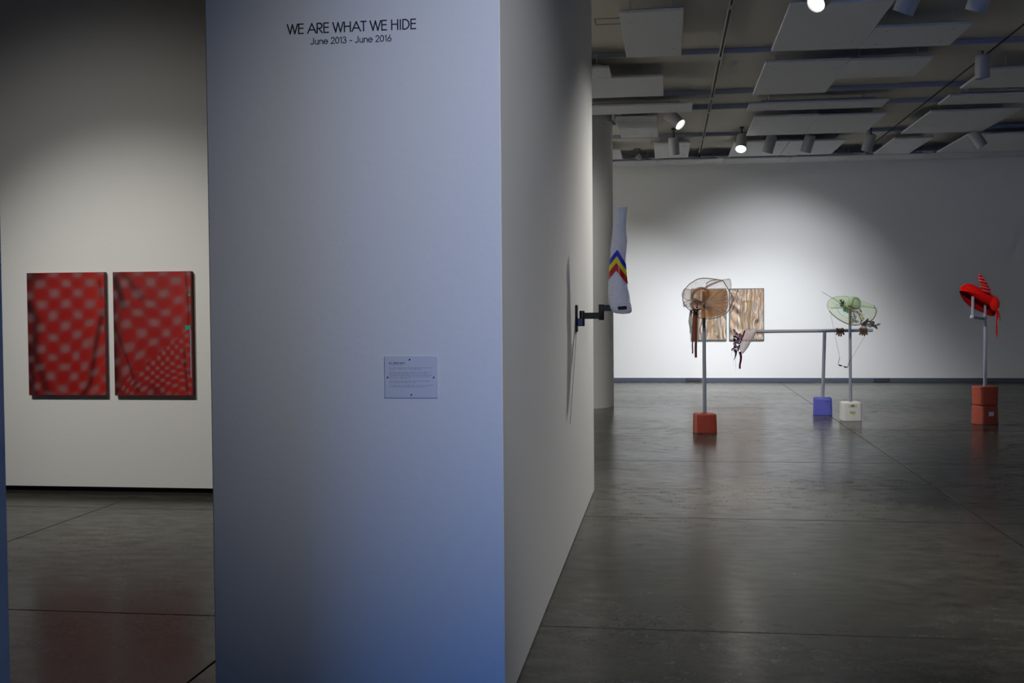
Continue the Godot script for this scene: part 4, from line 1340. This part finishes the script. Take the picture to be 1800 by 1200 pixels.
func gloves() -> void:
	var a := thing("leather_glove", "dark brown glove draped over the rail left of the white block's pole", "glove", Vector3(2.253, 1.1165, -15.36), "brown gloves draped over the rail")
	var m := MB.new()
	hand_shape(m, Vector3.ZERO, 0.1, 0.035, [[-0.36, 0.03, -0.008], [-0.12, 0.05, -0.004], [0.14, 0.052, 0.0], [0.4, 0.028, 0.012]])
	put("glove", m, paint(84, 46, 42, 0.6), a)
	var b := thing("leather_glove", "brown knitted glove on the rail below the dry twigs", "glove", Vector3(2.555, 1.119, -15.36), "brown gloves draped over the rail")
	var m2 := MB.new()
	hand_shape(m2, Vector3.ZERO, 0.105, 0.04, [[-0.4, 0.03, -0.008], [-0.14, 0.036, -0.004], [0.1, 0.042, 0.0], [0.36, 0.03, 0.006]])
	put("glove", m2, paint(118, 84, 66, 0.8), b)
	var fr := MB.new()
	for k in 7:
		var x := -0.045 + 0.015 * k
		fr.tube([Vector3(x * 0.5, 0.07, 0.03), Vector3(x * 0.9, 0.03, 0.045), Vector3(x, -0.02, 0.045), Vector3(x * 0.9, -0.05, 0.042)], 0.004, 6)
	put("fringe", fr, paint(128, 104, 84, 0.8), b)

func glasses() -> void:
	var t := thing("eyeglasses", "dark spectacles hanging by a thin cord from the green hat", "glasses", Vector3(2.16, 0.69, -14.45))
	var s := 0.00688
	var f := func(l): return pts(l, s, 1481.0, 643.0, func(_x, _y): return 0.0)
	var blk := paint(24, 26, 28, 0.25)
	for q in [[1476.4, 641.6], [1485.4, 644.4]]:
		var c := f.call([q])[0] as Vector3
		var m := MB.new()
		# lens lying nearly flat, seen from its edge
		m.lathe([Vector2(0, -0.004), Vector2(0.02, -0.004), Vector2(0.024, 0.0), Vector2(0.02, 0.005), Vector2(0, 0.005)], 20, Transform3D(Basis(Vector3(0, 0, 1), -0.24) * Basis(Vector3(1, 0, 0), 0.25), c))
		put("lens", m, blk, t)
	var br := MB.new()
	br.tube(f.call([[1478.5, 642.2], [1481, 642.2], [1483, 643.6]]), 0.002, 6)
	put("bridge", br, blk, t)
	for q in [[[1472.6, 640.5], [1474, 633], [1475.6, 626]], [[1489, 645.6], [1491, 638], [1493.6, 631.5]]]:
		var m := MB.new()
		m.tube(f.call(q), 0.0032, 6)
		put("temple", m, blk, t)
	var cord := MB.new()
	cord.tube(f.call([[1459.6, 549], [1462, 562], [1466, 580], [1470.5, 604], [1475, 624], [1475.6, 626.5]]), 0.0017, 5)
	cord.tube(f.call([[1534, 558], [1528, 572], [1518, 591], [1511, 603], [1503, 617], [1495, 631], [1489.5, 631.3]]), 0.0017, 5)
	put("cord", cord, paint(104, 112, 108, 0.7), t)

func red_hat() -> void:
	var s := 0.00677 / 7.5
	var t := thing("red_hat", "red tilted saucer hat with striped horn and tassels", "hat", Vector3(3.735, 1.48, -14.2))
	var ox := (1728.0 - 1640.0) * 7.5
	var oy := (530.0 - 460.0) * 7.5
	var red := cloth(214, 22, 20, 1.0)
	var nz := noise(6.0, 71, 2)
	# upper shell: from the left lip over the back to the right
	var top := pts([[395, 375], [410, 320], [460, 288], [530, 290], [620, 325], [720, 380], [800, 430], [868, 490], [880, 550], [840, 590], [740, 575], [640, 520], [540, 440], [470, 370], [420, 345]], s, ox, oy, func(_x, _y): return 0.0)
	put("upper_brim", fan(pts([[640, 430]], s, ox, oy, func(_x, _y): return 0.0)[0], top, 9, func(p, u, r): return p + Vector3(0, 0, 0.11 * sqrt(maxf(0.0, 1.0 - r * r)) - 0.02 + 0.005 * sin(u * 80.0) * r), func(u, r): return Color.WHITE * (0.92 + 0.14 * nz.get_noise_2d(u * 6.0, r * 2.0))), red, t)
	# pleated underside hanging below
	var low := pts([[395, 375], [405, 430], [450, 510], [530, 590], [620, 640], [710, 672], [770, 712], [840, 716], [862, 640], [860, 580], [740, 565], [640, 510], [540, 430], [470, 360]], s, ox, oy, func(_x, _y): return -0.03)
	put("under_brim", fan(pts([[620, 520]], s, ox, oy, func(_x, _y): return -0.03)[0], low, 8, func(p, u, r): return p + Vector3(0, 0, -0.09 * sqrt(maxf(0.0, 1.0 - r * r)) + 0.006 * sin(u * 120.0) * r), func(u, _r): return Color.WHITE * (0.8 + 0.12 * sin(u * 120.0))), cloth(150, 14, 18, 1.0), t)
	var lip := MB.new()
	lip.tube(loop_path(pts([[395, 380], [412, 330], [470, 295], [540, 300], [640, 355]], s, ox, oy, func(_x, y): return 0.02), 4, false), 0.008, 8)
	put("brim_lip", lip, red, t)
	# knotted side
	var kn := MB.new()
	var kc := pts([[818, 555]], s, ox, oy, func(_x, _y): return 0.05)[0] as Vector3
	kn.sheet(24, 12, func(u, v):
		var a: float = u * TAU
		var b: float = (v - 0.5) * PI
		var k := 1.0 + 0.1 * sin(a * 7.0 + b * 4.0)
		return kc + Vector3(0.052 * cos(a) * cos(b) * k + 0.012 * sin(b), 0.088 * sin(b) - 0.02 * cos(a) * cos(b), 0.036 * sin(a) * cos(b) * k))
	put("knot", kn, cloth(222, 34, 24, 1.0), t)
	# striped horn: stacked folds
	var axis := [[625, 160], [650, 220], [680, 290], [700, 350], [715, 415]]
	var wid := [18.0, 38.0, 55.0, 60.0, 52.0]
	var ap := loop_path(pts(axis, s, ox, oy, func(_x, _y): return 0.06), 8, false)
	var hn := MB.new()
	var nn := ap.size() - 1
	hn.sheet(20, nn * 2, func(u, v):
		var f: float = v * nn
		var i := mini(int(f), nn - 1)
		var p: Vector3 = ap[i].lerp(ap[i + 1], f - i)
		var wv: float = v * 4.0
		var wi := mini(int(wv), 3)
		var w: float = lerpf(wid[wi], wid[wi + 1], wv - wi) * s
		var ridge := 1.0 + 0.12 * sin(v * TAU * 6.0)
		var a: float = u * TAU
		return p + Vector3(cos(a) * w * ridge, cos(a) * -w * 0.28, sin(a) * w * 0.8 * ridge), func(_u, v): return Color(0.42, 0.05, 0.06) if sin(v * TAU * 6.0 - 0.4) < 0.3 else Color(1, 1, 1))
	put("striped_horn", hn, cloth(220, 92, 94, 1.0), t)
	# tassels
	var tz := func(_x, _y): return 0.05
	for q in [[[850, 650], [862, 720], [845, 800], [852, 900], [850, 1010]], [[845, 640], [850, 740], [842, 850], [846, 980]], [[855, 640], [880, 700], [888, 780]]]:
		put("tassel", strip(pts(q, s, ox, oy, tz), 0.018, Vector3(1, 0.1, 0), 0.004, 9, 0.5), red, t)
